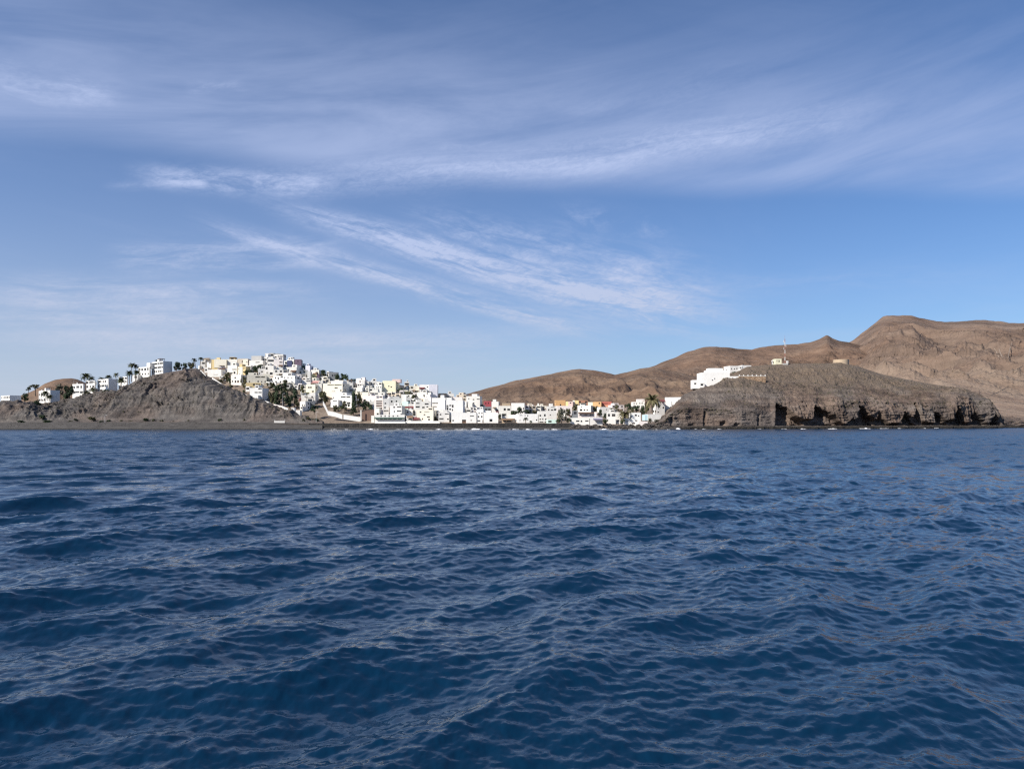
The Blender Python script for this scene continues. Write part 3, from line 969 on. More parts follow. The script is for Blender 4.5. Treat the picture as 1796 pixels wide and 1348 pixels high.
# pale washed-out gullies and tracks on the right flank of the flat topped mountain
MAT['pale_scree'] = rock_mat('pale_scree', (0.21, 0.16, 0.12), (0.27, 0.21, 0.16), (0.33, 0.265, 0.205), 0.05, 0.4, 0.5)
def gully(pts, wpx, label):
    V = mesa_P[:170].reshape(-1, 3)
    vx, vy = CX + F * V[:, 0] / V[:, 1], HZ - F * (V[:, 2] - CAMH) / V[:, 1]
    line = []
    for (a, b), (c, d) in zip(pts, pts[1:]):
        n = max(2, int(math.hypot(c - a, d - b) / 1.5))
        for i in range(n):
            t = i / n
            line.append((a + (c - a) * t, b + (d - b) * t))
    line.append(pts[-1])
    L_, R_ = [], []
    for i, (a, b) in enumerate(line):
        k = np.argsort((vx - a) ** 2 + (vy - b) ** 2)[:6]
        y = float(np.min(V[k, 1])) - 7.0
        a2, b2 = line[min(i + 1, len(line) - 1)]
        a1, b1 = line[max(i - 1, 0)]
        dx, dy = a2 - a1, b2 - b1
        l = math.hypot(dx, dy) or 1
        w = wpx * (0.45 + 0.55 * math.sin(math.pi * (i + 0.5) / len(line))) * (0.7 + 0.6 * random.Random(i + int(a)).random())
        L_.append(W(a - dy / l * w, b + dx / l * w, y)); R_.append(W(a + dy / l * w, b - dx / l * w, y))
    ys = np.convolve(np.pad([p.y for p in L_], 3, mode='edge'), np.ones(7) / 7, 'valid')
    b_ = MB()
    for P_ in (L_, R_):
        for p, y in zip(P_, ys):
            s = y / p.y
            p.x *= s; p.z = CAMH + (p.z - CAMH) * s; p.y = y
    for i in range(len(L_) - 1):
        b_.quad(tuple(L_[i]), tuple(R_[i]), tuple(R_[i + 1]), tuple(L_[i + 1]))
    tag(b_.build('hill_track', MAT['pale_scree']), label, None, None, 'structure')


gully([(1741, 606), (1747, 616), (1751, 624), (1753, 634)], 0.8, 'left arm of the pale gully on the flat topped mountain')
gully([(1752, 611), (1755, 620), (1758, 626), (1754, 634), (1751, 640)], 1.0, 'middle pale gully on the flat topped mountain')
gully([(1775, 600), (1772, 609), (1770, 617), (1768, 629)], 0.9, 'right pale gully on the flat topped mountain')
gully([(1796, 641), (1784, 647), (1776, 653), (1764, 655)], 0.8, 'pale track below the gullies on the flat topped mountain')
gully([(1796, 667), (1780, 672), (1750, 688), (1735, 694)], 0.6, 'faint lower track on the tan fan at the far right')
# general land behind everything
gd = MB()
gd.quad((-6000, 720, 2.0), (6000, 720, 2.0), (14000, 16000, 2.0), (-14000, 16000, 2.0))
tag(gd.build('ground', MAT['mountain_far']), 'flat brown land behind the hills', None, None, 'structure')

# ------------------------------------------------------------------ houses
MESH = {}


def window_mesh(w, h, kind):
    """frame with two leaves and dark glass; local origin at the middle of the sill, facing -y"""
    key = (round(w * 5) / 5, round(h * 5) / 5, kind)
    if key in MESH:
        return MESH[key]
    w, h = max(key[0], 0.4), max(key[1], 0.4)
    b = MB()
    f = 0.07
    x = w / 2
    if kind == 'window':
        b.quad((-x + f, 0, f), (x - f, 0, f), (x - f, 0, h - f), (-x + f, 0, h - f), 1)
        for x0, z0, x1, z1 in ((-x, 0, x, f), (-x, h - f, x, h), (-x, f, -x + f, h - f), (x - f, f, x, h - f)):
            b.box(x0, -0.05, z0, x1, 0.02, z1, 0)
        if w > 0.9:
            b.box(-0.03, -0.04, f, 0.03, 0.02, h - f, 0)
        mats = [MAT['frame'], MAT['glass']]
    elif kind == 'door':
        b.box(-x, -0.03, 0, x, 0.03, h, 0)
        b.box(-x + 0.15, -0.05, h * 0.55, x - 0.15, -0.03, h - 0.2, 1)
        mats = [MAT['brown'], MAT['glass']]
    me = b.mesh(kind, mats)
    MESH[key] = me
    return me


def facade(mb, O, u, n, W_, z0, z1, holes):
    """wall sheet from O along u (unit), outward normal n; holes = (x0, x1, za, zb, depth)"""
    xs = sorted({0.0, W_} | {h[0] for h in holes} | {h[1] for h in holes})
    zs = sorted({z0, z1} | {h[2] for h in holes} | {h[3] for h in holes})
    def p(x, z, d=0.0):
        return (O[0] + u[0] * x - n[0] * d, O[1] + u[1] * x - n[1] * d, z)
    for i in range(len(xs) - 1):
        # merge runs of solid cells up the column
        run = None
        for j in range(len(zs) - 1):
            cx, cz = (xs[i] + xs[i + 1]) / 2, (zs[j] + zs[j + 1]) / 2
            solid = not any(h[0] < cx < h[1] and h[2] < cz < h[3] for h in holes)
            if solid and run is None:
                run = zs[j]
            if not solid and run is not None:
                mb.quad(p(xs[i], run), p(xs[i + 1], run), p(xs[i + 1], zs[j]), p(xs[i], zs[j]))
                run = None
        if run is not None:
            mb.quad(p(xs[i], run), p(xs[i + 1], run), p(xs[i + 1], z1), p(xs[i], z1))
    for x0, x1, a, b, d in holes:
        mb.quad(p(x0, a), p(x1, a), p(x1, a, d), p(x0, a, d))
        mb.quad(p(x0, b, d), p(x1, b, d), p(x1, b), p(x0, b))
        mb.quad(p(x0, a, d), p(x0, b, d), p(x0, b), p(x0, a))
        mb.quad(p(x1, a), p(x1, b), p(x1, b, d), p(x1, a, d))
        if d > 0.9:
            mb.quad(p(x0, a, d), p(x1, a, d), p(x1, b, d), p(x0, b, d))


def auto_holes(rng, W_, H, dens=0.62, log=0.16, ground=0.0, flr=2.9, door=False):
    nf = max(1, int(round((H - ground) / flr)))
    nc = max(1, int(round(W_ / 2.7)))
    fh = (H - ground - 0.35) / nf
    cw = W_ / nc
    out = []
    for f in range(nf):
        zb = ground + f * fh
        i = 0
        while i < nc:
            r = rng.random()
            x0 = i * cw
            if r < log and fh > 2.2:
                span = 2 if (i + 1 < nc and rng.random() < 0.6) else 1
                out.append((x0 + 0.25, x0 + span * cw - 0.25, zb + 0.15, zb + min(fh - 0.35, 2.5), 1.5, 'balcony'))
                i += span
                continue
            if r < dens + log:
                w = min(rng.choice([1.1, 1.3, 1.6, 1.9]), cw - 0.5)
                h = rng.choice([1.2, 1.4, 1.6])
                if fh < 2.0:
                    h = min(h, fh * 0.5)
                dr = door and f == 0 and rng.random() < 0.3
                xc = x0 + cw / 2 + rng.uniform(-0.3, 0.3) * max(0, (cw - w) / 2)
                if dr:
                    out.append((xc - 0.5, xc + 0.5, zb + 0.05, zb + min(2.1, fh - 0.4), 0.18, 'door'))
                elif h > 0.45 and w > 0.3:
                    z = zb + min(0.95, fh * 0.38)
                    out.append((xc - w / 2, xc + w / 2, z, min(z + h, zb + fh - 0.2), 0.2, 'window'))
            i += 1
    return out


def put_openings(root, ops, O, u, n, rz, balmat):
    for x0, x1, a, b, d, k in ops:
        w, h = x1 - x0, b - a
        px, py = O[0] + u[0] * (x0 + x1) / 2, O[1] + u[1] * (x0 + x1) / 2
        if k in ('window', 'door'):
            link_mesh(k, window_mesh(w, h, k), root, (px - n[0] * (d - 0.02), py - n[1] * (d - 0.02), a), rz)
        else:
            m = MB()
            # solid front parapet of the balcony, a rail on it, a glazed door at the back
            m.box(-w / 2 + 0.01, -0.02, 0.0, w / 2 - 0.01, 0.10, min(0.85, h * 0.4), 0)
            m.box(-w / 2 + 0.01, -0.04, min(0.85, h * 0.4), w / 2 - 0.01, 0.12, min(0.85, h * 0.4) + 0.06, 0)
            bo = m.build('balcony', [balmat], root, (px, py, a + 0.01), rz)
            link_mesh('window', window_mesh(min(w * 0.7, 2.6), min(2.0, h - 0.3), 'window'), bo, (0, d - 0.06, 0.02))


def block(root, name, x0, y0, W_, D, z0, z1, mat, rng, ops=None, sides=True, found=0.0, parapet=0.45, roofmat=None, sideops=True, balmat=None, dens=0.62, log=0.16, door=False):
    """flat roofed block: walls with real openings, parapet, roof deck. front-left-bottom corner at (x0, y0), front faces -y"""
    H = z1 - z0
    if ops is None:
        ops = auto_holes(rng, W_, H, dens, log, 0.1, door=door)
        ops = [(a, b, z0 + c, z0 + d, e, k) for a, b, c, d, e, k in ops]
    ops = [(max(a, 0.12), min(b, W_ - 0.12), max(c, z0 + 0.02), min(d, z1 - 0.15), e, k) for a, b, c, d, e, k in ops]
    ops = [o for o in ops if o[1] - o[0] > 0.3 and o[3] - o[2] > 0.3]
    mb = MB()
    zf = z0 - found
    facade(mb, (x0, y0), (1, 0), (0, -1), W_, zf, z1, [o[:5] for o in ops])
    so = []
    for O, u, n, rz in (((x0 + W_, y0), (0, 1), (1, 0), math.pi / 2), ((x0, y0 + D), (0, -1), (-1, 0), -math.pi / 2)):
        s = auto_holes(rng, D, H, 0.28, 0.0, 0.1) if sideops else []
        s = [(max(a, 0.3), min(b, D - 0.3), z0 + c, z0 + d, e, k) for a, b, c, d, e, k in s if k == 'window']
        s = [o for o in s if o[1] - o[0] > 0.3 and o[3] < z1 - 0.2]
        facade(mb, O, u, n, D, zf, z1, [o[:5] for o in s])
        so.append((s, O, u, n, rz))
    facade(mb, (x0 + W_, y0 + D), (-1, 0), (0, 1), W_, zf, z1, [])
    t = 0.22
    par = min(parapet, H * 0.3)
    X0, X1, Y0, Y1 = x0, x0 + W_, y0, y0 + D
    zr = z1 - par
    a, b, c, d = (X0, Y0), (X1, Y0), (X1, Y1), (X0, Y1)
    ia, ib, ic, id_ = (X0 + t, Y0 + t), (X1 - t, Y0 + t), (X1 - t, Y1 - t), (X0 + t, Y1 - t)
    for (p, q, ip, iq) in ((a, b, ia, ib), (b, c, ib, ic), (c, d, ic, id_), (d, a, id_, ia)):
        mb.quad((*p, z1), (*q, z1), (*iq, z1), (*ip, z1))
        mb.quad((*ip, z1), (*iq, z1), (*iq, zr), (*ip, zr))
    wall = mb.build(name, mat, root)
    rb = MB()
    rb.quad((*ia, zr), (*ib, zr), (*ic, zr), (*id_, zr))
    rb.build('roof', roofmat or MAT['roof'], root)
    put_openings(root, ops, (x0, y0), (1, 0), (0, -1), 0.0, balmat or mat)
    for s, O, u, n, rz in so:
        put_openings(root, s, O, u, n, rz, balmat or mat)
    return wall


GROUPS = {'town': 'houses of the hillside town', 'quay': 'houses along the waterfront', 'valley': 'houses in the valley', 'apart': 'white apartment blocks above the bare slope', 'head': 'buildings on the headland'}


def house(name, l, r, top, base, col, label, Y=None, side=None, a=0.0, D=None, cat='house', group='town', ops=None, subs=(), awn=(), dens=0.72, log=0.28, found=3.5, par=0.45, roof=None,
          seed=None, door=False, clutter=None, sideops=True, ground=None, bal=None, turnable=True):
    """photo box (l, r, top, base); stands where the sight line to its base meets the ground"""
    rng = random.Random(seed if seed is not None else int(l * 131 + top * 17))
    pc = (l + r) / 2
    if Y is None:
        Y = (ground or town_g).Y(pc, base)
    k = Y / F
    mat = MAT[col]
    if a == 0.0:
        x0w = (l - CX) * k
        W_ = (r - l) * k
        if side is not None:
            if side > r:
                D = abs(((side - CX) / F * Y - (r - CX) * k) / ((CX - side) / F))
            else:
                D = abs(((side - CX) / F * Y - (l - CX) * k) / ((CX - side) / F))
        D = min(max(D or max(5.5, min(10.0, W_ * 0.8)), 3.0), 16.0)
        org = (x0w + W_ / 2, Y, CAMH + (HZ - base) * k)
    else:
        # corner r is nearest the camera, l the far end of the front, side the far end of the flank
        tc, tl, ts = (r - CX) / F, (l - CX) / F, (side - CX) / F
        Xc = tc * Y
        W_ = (Xc - tl * Y) / (math.cos(a) + tl * math.sin(a))
        D = (ts * Y - Xc) / (math.sin(a) - ts * math.cos(a))
        org = (Xc, Y, CAMH + (HZ - base) * k)
    H = (base - top) * k
    turn = 0.0
    if a == 0.0 and side is None and turnable:
        turn = rng.uniform(-0.12, 0.14) if base > 737 else rng.uniform(-0.32, 0.34)
        W_ = W_ / math.cos(turn) * 0.98
    if ops is None and not subs and not awn and group in ('town', 'quay', 'valley') and dens > 0.25 and r - l > 8:
        q = rng.random()
        hh = base - top
        if q < 0.38:
            m0 = l + (r - l) * rng.uniform(0.0, 0.4)
            subs = (('terrace', m0, m0 + (r - l) * rng.uniform(0.45, 0.6), base - hh * rng.uniform(0.30, 0.45), base, col, -1.8, None),)
        elif q < 0.72:
            m0 = l + (r - l) * rng.uniform(0.05, 0.35)
            t0 = top + hh * rng.uniform(0.35, 0.6)
            awn = ((m0, m0 + (r - l) * rng.uniform(0.4, 0.6), t0, t0 + 1.3, rng.choice(['brown', 'browncanvas', 'brown', 'thatch']), rng.choice(['awning', 'pergola'])),)
    extra = []
    if group in ('town', 'quay', 'valley') and cat == 'house' and clutter is not False and r - l > 8.5 and a == 0.0 and base - top > 9:
        q2 = random.Random(int(l * 37 + base * 11))
        if q2.random() < 0.8 and not any(s_[0] in ('roof_room', 'upper_storey') for s_ in subs):
            w2 = (r - l) * q2.uniform(0.28, 0.5)
            s0 = l + (r - l - w2) * q2.random()
            extra.append(('roof_room', s0, s0 + w2, top - q2.uniform(3.2, 5.5), top + 1.2, col, q2.uniform(0.6, 2.0), None))
        if q2.random() < 0.55 and base < 737 and not any(s_[6] < 0 for s_ in subs):
            w2 = (r - l) * q2.uniform(0.3, 0.5)
            s0 = l + (r - l) * q2.uniform(-0.12, 0.6)
            extra.append(('annex', s0, s0 + w2, base - (base - top) * q2.uniform(0.28, 0.5), base, q2.choice([col, 'white', 'pale']), -q2.uniform(1.5, 3.0), None))
    subs = tuple(subs) + tuple(extra)
    root = empty(name, org, -a + turn)
    tag(root, label, cat, GROUPS.get(group, group))
    x0 = -W_ / 2 if a == 0.0 else -W_
    lops = None
    if ops is not None:
        lops = []
        for x_0, y_0, x_1, y_1, kind in ops:
            K = {'w': 'window', 'd': 'door', 'l': 'balcony'}[kind]
            lops.append(((x_0 - l) * k, (x_1 - l) * k, (base - y_1) * k, (base - y_0) * k, {'window': 0.2, 'door': 0.18, 'balcony': 1.5}[K], K))
    block(root, 'wall', x0, 0, W_, D, 0, H, mat, rng, ops=lops, found=found, parapet=par, roofmat=MAT[roof] if roof else None, sideops=sideops, dens=dens, log=log, door=door, balmat=MAT[bal] if bal else None)
    for s in subs:
        # (name, l, r, top, base, colour, setback m, openings or None)
        nm, sl, sr, st, sb, sc_, dy, so = s
        bx0 = (sl - pc) * k if a == 0.0 else x0 + (sl - l) / (r - l) * W_
        bw = (sr - sl) * k if a == 0.0 else (sr - sl) / (r - l) * W_
        bz0, bz1 = (base - sb) * k, (base - st) * k
        sops = None
        if so is not None:
            sops = []
            for x_0, y_0, x_1, y_1, kind in so:
                K = {'w': 'window', 'd': 'door', 'l': 'balcony'}[kind]
                sops.append(((x_0 - sl) * k, (x_1 - sl) * k, (base - y_1) * k, (base - y_0) * k, {'window': 0.2, 'door': 0.18, 'balcony': 1.2}[K], K))
        dd = max(2.5, min(6.0, D - max(dy, 0) - 0.4)) if dy >= 0 else -dy - 0.003
        block(root, nm, bx0, dy, bw, dd, bz0, bz1, MAT[sc_], rng, ops=sops, found=found if dy < 0 else 0.4, parapet=0.3, sideops=False, dens=0.5, log=0.08)
    for al, ar, at, ab, am, an in awn:
        # sloping canopy or pergola fixed to the front: box in the photo, material, part name
        m = MB()
        X0, X1 = (al - pc) * k, (ar - pc) * k
        zt, zb = (base - at) * k, (base - ab) * k
        dp = 1.8
        m.quad((X0, -dp, zb), (X1, -dp, zb), (X1, 0.0, zt), (X0, 0.0, zt))
        m.quad((X0, -dp, zb - 0.12), (X0, 0, zt - 0.12), (X1, 0, zt - 0.12), (X1, -dp, zb - 0.12))
        m.quad((X0, -dp, zb - 0.3), (X1, -dp, zb - 0.3), (X1, -dp, zb), (X0, -dp, zb))
        if an == 'pergola':
            nn = max(2, int((X1 - X0) / 2.5))
            for i in range(nn + 1):
                xx = X0 + 0.08 + (X1 - X0 - 0.16) * i / nn
                m.box(xx - 0.06, -dp + 0.05, zb - 2.4, xx + 0.06, -dp + 0.17, zb - 0.13)
        m.build(an, MAT[am], root)
    # roof life: stair head, water tank, chimney, aerial
    if clutter is None:
        clutter = rng.random() < 0.6
    if clutter and W_ > 4:
        zr = H - min(par, H * 0.3)
        if rng.random() < 0.35:
            m = MB()
            bx, by = x0 + rng.uniform(0.6, W_ - 3.0), D * 0.45
            m.box(bx, by, zr, bx + 2.2, by + 2.4, zr + 2.1)
            m.build('stair_head', mat, root)
        if rng.random() < 0.5:
            m = MB()
            bx, by = x0 + rng.uniform(0.5, W_ - 1.0), D * 0.3
            m.bar((bx, by, zr), (bx, by, zr + 1.15), 0.55, 8)
            m.build('water_tank', MAT['metal'], root)
        if rng.random() < 0.5:
            m = MB()
            bx, by = x0 + rng.uniform(0.5, W_ - 0.6), D * 0.6
            m.box(bx, by, zr, bx + 0.5, by + 0.5, zr + 1.3)
            m.box(bx - 0.06, by - 0.06, zr + 1.3, bx + 0.56, by + 0.56, zr + 1.42)
            m.build('chimney', mat, root)
        if rng.random() < 0.35 and W_ > 5:
            m = MB()
            pw = min(W_ - 1.0, rng.uniform(2.6, 4.5))
            bx, by = x0 + rng.uniform(0.4, W_ - pw - 0.4), 0.5
            for xx in (bx, bx + pw - 0.14):
                for yy in (by, by + 2.4):
                    m.box(xx, yy, zr, xx + 0.14, yy + 0.14, zr + 2.1)
            m.box(bx - 0.2, by - 0.2, zr + 2.1, bx + pw + 0.2, by + 2.8, zr + 2.28)
            m.build('roof_pergola', MAT[rng.choice(['brown', 'thatch', 'browncanvas'])], root)
        if rng.random() < 0.35:
            m = MB()
            bx, by = x0 + rng.uniform(0.3, W_ - 0.3), D * 0.5
            m.bar((bx, by, zr), (bx, by, zr + 2.6), 0.035, 4)
            for q in range(3):
                m.bar((bx - 0.5, by, zr + 2.0 + q * 0.25), (bx + 0.5, by, zr + 2.0 + q * 0.25), 0.02, 3)
            m.build('aerial', MAT['metal'], root)
    return root


HAND = []


def Hs(name, l, r, top, base, col, label, **kw):
    HAND.append((l, r, top, base, label))
    return house(name, l, r, top, base, col, label, **kw)


# ---- apartment blocks above the bare slope (turned so that one flank is in shade)
AP = dict(cat='apartment block', group='apart', found=5.0, dens=0.55, log=0.42, sideops=False)
A0 = R(40)
Hs('apartment_block', 1.5, 17, 693, 707.5, 'snow', 'low white apartment block at the far left end of the shore hill', Y=430, a=A0, side=37, **AP)
Hs('apartment_block', 68, 88, 684, 706, 'snow', 'white two storey apartment block with palm trees before its sunny front', Y=430, a=A0, side=105, **AP)
Hs('apartment_block', 127, 146, 673, 693, 'snow', 'plain white apartment block above the dark bushes, below the first tall palm', Y=452, a=R(20), side=149, **AP)
Hs('apartment_block', 151, 166, 667, 690, 'snow', 'narrow white apartment block between two palms, left of the one with a blue shaded flank', Y=448, a=R(25), side=168, **AP)
Hs('apartment_block', 171, 190, 664, 689, 'snow', 'white apartment block with blue grey shaded flank halfway up the left hill', Y=442, a=A0, side=206, **AP)
Hs('apartment_block', 208, 223, 660, 673, 'snow', 'small white apartment wing behind palms, below the pair of tall thin palms', Y=452, a=R(22), side=225, **AP)
Hs('apartment_block', 242, 262, 643, 668, 'snow', 'white three storey apartment block stepping below the hilltop block', Y=446, a=R(28), side=265, subs=[('stair_tower', 256, 262, 636, 645, 'snow', 0.5, [])], **AP)
Hs('apartment_block', 266, 286, 633, 655, 'snow', 'topmost white apartment block with a large plain grey flank in shade', Y=441, a=A0, side=302, **AP)
Hs('garden_building', 232, 242, 657, 666, 'snow', 'tiny white building at the foot of the pair of thin palms', Y=446, cat='building', group='apart', found=3.0, D=4)

# ---- left shoulder of the town, along the crest
Hs('house', 350, 361, 633, 645, 'grey', 'grey white house with a wide dark opening beside the bent palms', ops=[(354, 635.5, 360, 640.5, 'l')])
Hs('house', 362, 370.5, 629.5, 645, 'pale', 'narrow pale house under a brown thatched roof', awn=[(357, 370, 627.5, 630, 'thatch', 'pergola')], ops=[(367.5, 635, 370, 638, 'w')])
Hs('house', 371.5, 397, 630.5, 648, 'yellow', 'long yellow house with a cream upper band and two small dark windows', ops=[(381, 639.6, 385, 641.6, 'w'), (388, 639.5, 391, 641.6, 'w')],
   subs=[('upper_storey', 376, 397, 630, 635.4, 'cream', -0.25, [])])
Hs('house', 397.3, 416.5, 631, 646, 'yellow', 'yellow house with a dark row of openings under its white roof edge', ops=[(398, 632.4, 404, 634, 'l'), (404.6, 632.4, 410, 634, 'l'), (410.6, 632.6, 415.6, 634, 'l')],
   subs=[('roof_edge', 397.3, 416.5, 630, 631.8, 'pale', -0.3, [])])
Hs('house', 417, 435, 629, 646, 'beige', 'beige grey house beside the yellow ones, coloured as shaded with a lit cream right end', subs=[('wing', 426.5, 435, 630, 640, 'cream', -0.3, [(431.5, 634, 434.5, 637, 'l')])], ops=[(424, 632, 425.5, 636, 'w')])  # beige wall and cream wing put the shaded and lit faces into colour
Hs('house', 436, 462, 632, 649, 'white', 'white house with a large grey sloping roof and a long white terrace', subs=[('upper_storey', 438, 457, 623.5, 633, 'grey', 1.5, [])],
   ops=[(440, 641.5, 442, 643, 'w'), (445, 641, 447, 643, 'w'), (448, 634.6, 456, 636, 'w')])
Hs('house', 363, 389, 648, 660, 'snow', 'long plain bright white house at the top of the white hill stair', ops=[(374, 656.4, 383, 657.8, 'l')], clutter=False)
Hs('house', 382, 398, 645.5, 656, 'lilac', 'pinkish lilac house under a brown eave behind the long white house', awn=[(384.5, 396, 645, 647, 'brown', 'eave')], ops=[(392, 649, 397, 653, 'l')])
Hs('house', 398.5, 416, 640.5, 658, 'pale', 'cream white house with stacked balconies, directly left of the yellow balcony house', ops=[(407, 646, 415, 647.5, 'l'), (407, 648.5, 415, 650, 'l'), (403, 653, 408, 656, 'l'), (409.5, 651.5, 413, 655.5, 'w')])
Hs('house', 416.2, 432, 643, 664, 'yellow', 'yellow house with a long dark balcony and an orange right corner',
   ops=[(426.5, 644.5, 431.5, 646, 'l'), (426.5, 647, 431.5, 648, 'l'), (415.5, 651.3, 430, 654, 'l'), (420, 656, 422, 658, 'w')], subs=[('bay', 417, 426, 643.5, 651, 'cream', -0.25, [(418.2, 646, 419.6, 648, 'w')])])
Hs('house', 404, 424, 657, 675, 'white', 'white house with green grey windows below the cream balcony house', ops=[(411, 661, 414, 663.5, 'w'), (406, 667, 408, 670, 'w'), (411.5, 667, 414.5, 671, 'w'), (416.5, 667, 420, 671, 'd')], log=0)
Hs('house', 434.5, 466, 657.5, 680, 'cream', 'wide cream house with a long dark veranda and a yellow orange lower wall',
   ops=[(448.5, 660, 457, 663.5, 'l'), (457.6, 660, 465, 663.5, 'l'), (438, 668, 440, 670.5, 'w'), (452, 667.5, 454.5, 670, 'w'), (458, 668, 460, 670, 'w'), (464, 667, 465.6, 671, 'w')],
   subs=[('lower_storey', 432.5, 457, 671.5, 681, 'yellow', -1.2, [(444, 673, 448, 676, 'w'), (449.5, 673, 452, 676, 'w'), (453, 673, 455.3, 676, 'w')])])
Hs('house', 438, 460, 680, 699.5, 'snow', 'white two storey house standing alone beside the white wall down the bare slope', side=472, Y=422,
   ops=[(453, 680.5, 456, 683, 'w'), (456.4, 680.5, 459, 683, 'w'), (446.5, 687, 452, 690.5, 'l'), (453, 687, 459, 690.5, 'l')], subs=[('terrace', 438, 456, 693, 700.5, 'snow', -3.0, [])], found=6)

# ---- hilltop
Hs('house', 464.8, 471.3, 619.5, 633, 'white', 'small white roof cube on the very top left of the summit', clutter=True)
Hs('house', 471.5, 480, 619, 634, 'grey', 'grey white summit house with a ragged roof terrace', clutter=True)
Hs('house', 480.3, 497, 621, 634, 'white', 'summit house with a dark window band and a flat dark roof', ops=[(487, 624, 489.5, 627, 'l'), (490, 624, 496, 627.2, 'l'), (481, 625, 485, 629, 'l')],
   subs=[('roof_room', 481, 490, 620, 622, 'slate', 0.5, [])])
Hs('house', 458, 468.5, 626, 644, 'white', 'white house just left below the summit with grey shaded openings', dens=0.7)
Hs('house', 469, 481, 628, 645, 'white', 'bright white stepped house right below the summit', dens=0.4, subs=[('upper_storey', 470, 478, 625.5, 631, 'white', 0.8, None)])
Hs('house', 480.5, 496, 631, 652, 'pink', 'pinkish cream tower house with brown shutters below the summit', ops=[(480.9, 643.5, 484.8, 646.5, 'w'), (490, 634, 495, 637.5, 'l'), (487, 640, 488.4, 642, 'w')],
   awn=[(489.5, 496, 639.5, 642, 'brown', 'awning')])
Hs('house', 503, 516, 630, 645, 'white', 'house with one dark navy blue wall under a white roof, right of the summit', ops=[(513, 634, 515, 639, 'w')], subs=[('blue_wall', 503.4, 512.4, 632, 640.5, 'navy', -0.3, [])])
Hs('house', 517, 528.5, 630.5, 652, 'slate', 'grey house with a plum coloured upper storey at the right edge of the summit', subs=[('upper_storey', 517, 528.5, 630, 637, 'plum', -0.25, [(522, 632.5, 523.6, 634.5, 'w')])], dens=0.2, log=0)
Hs('house', 498, 521, 643.5, 655, 'white', 'white house with a brown veranda below the navy wall', ops=[(499, 648, 501, 651, 'w'), (505, 647, 507, 650, 'w'), (512, 651, 520, 654, 'l')], awn=[(511, 521, 649.2, 651.5, 'brown', 'awning')])
Hs('house', 464, 480, 641, 660, 'white', 'tall white house of four small storeys in the middle of the upper town', dens=0.45, log=0.06)
Hs('house', 480.3, 497, 648, 661, 'white', 'white house under the pinkish tower house, with a row of little windows', dens=0.7)
Hs('house', 453, 464, 646.5, 661, 'white', 'white gabled house beside the dark tree clump of the upper town', ops=[(454.3, 653.5, 456.3, 656, 'w'), (458, 650.5, 461.5, 654, 'l')])
Hs('house', 463.5, 473, 655.5, 670, 'cream', 'plain cream house right of the wide cream house', dens=0.15, log=0)
Hs('house', 478.5, 518, 658.5, 674, 'snow', 'very wide white house with a row of five small windows and a dark balcony',
   ops=[(481.5, 661, 483.3, 664, 'w'), (486.5, 661.5, 488.5, 665, 'w'), (491.5, 659.5, 495.8, 663.5, 'l'), (498, 661, 500, 663, 'w'), (504, 661, 506, 663, 'w'), (511, 661.5, 512.5, 663.5, 'w'), (482, 668, 485, 671, 'w'), (490, 668, 493, 671, 'w')])
Hs('house', 497.3, 513.5, 653, 663, 'grey', 'grey house with glazed verandas above the very wide white house', ops=[(500, 655, 506, 658, 'l'), (507, 655.5, 512.6, 659, 'l')])
Hs('house', 518.3, 528.5, 656, 674, 'pink', 'narrow pinkish house with one tall dark window, right of the very wide white house', ops=[(520, 662, 523.5, 668, 'w'), (524.5, 658.5, 527, 660, 'w')])
Hs('house', 521.5, 528.8, 648, 658, 'white', 'small white house squeezed under the plum coloured storey', dens=0.8)

# ---- right shoulder
Hs('house', 529, 534.6, 641, 652, 'green', 'dark green shuttered house with a white chimney turret on the ridge', subs=[('turret', 531, 533.6, 637, 642.5, 'snow', 0.3, [])], dens=0.3, log=0, clutter=False)
Hs('house', 535, 544, 641, 656, 'lilac', 'lilac grey house on the ridge right of the white turret', dens=0.2, log=0)
Hs('house', 529, 539, 648.5, 661, 'grey', 'grey house with dim windows below the green shuttered house', dens=0.8)
Hs('house', 539.2, 544.6, 651, 668, 'white', 'slim white house touching the lemon yellow house', dens=0.5)
Hs('house', 545, 560, 648.5, 659, 'pale', 'pale house right behind the lemon yellow house', dens=0.5)
Hs('house', 544.8, 560, 656.5, 667, 'lemon', 'lemon yellow house with a purple right bay', subs=[('bay', 555.4, 560.2, 656.2, 663, 'plum', -0.4, [])], ops=[(549, 659.5, 550.6, 661.5, 'w')], clutter=False)
Hs('house', 572.8, 577.2, 651, 664, 'white', 'white tower house between palm tops and the grey green house', dens=0.3, log=0)
Hs('house', 577.5, 593, 652.5, 667, 'slate', 'dark grey green house with a flat black roof on the ridge', ops=[(582, 657, 584.6, 660, 'w'), (586, 657, 589, 659, 'w')], clutter=False)
Hs('house', 529.5, 545, 666, 677, 'white', 'white house with a dark porch above the cream house with the yellow terrace', ops=[(537, 667.2, 545, 670.4, 'l')])
Hs('house', 545.3, 561, 667, 678, 'cream', 'cream house under salmon pink awnings', awn=[(545, 560.5, 667.5, 671, 'pinkcanvas', 'awning')], ops=[(553, 672, 558, 675, 'l')])
Hs('house', 535.5, 553.5, 674, 693, 'cream', 'big cream house with a yellow terrace wall', ops=[(539.5, 678, 543, 680.5, 'w'), (543.6, 678, 547, 680.5, 'w'), (547, 685, 551, 687.5, 'w')],
   subs=[('terrace', 531.5, 553, 688, 694, 'lemon', -2.2, [])])
Hs('house', 553.8, 564, 673, 692, 'pale', 'pale house with a stone coloured stair wall, between two cream houses', dens=0.4)
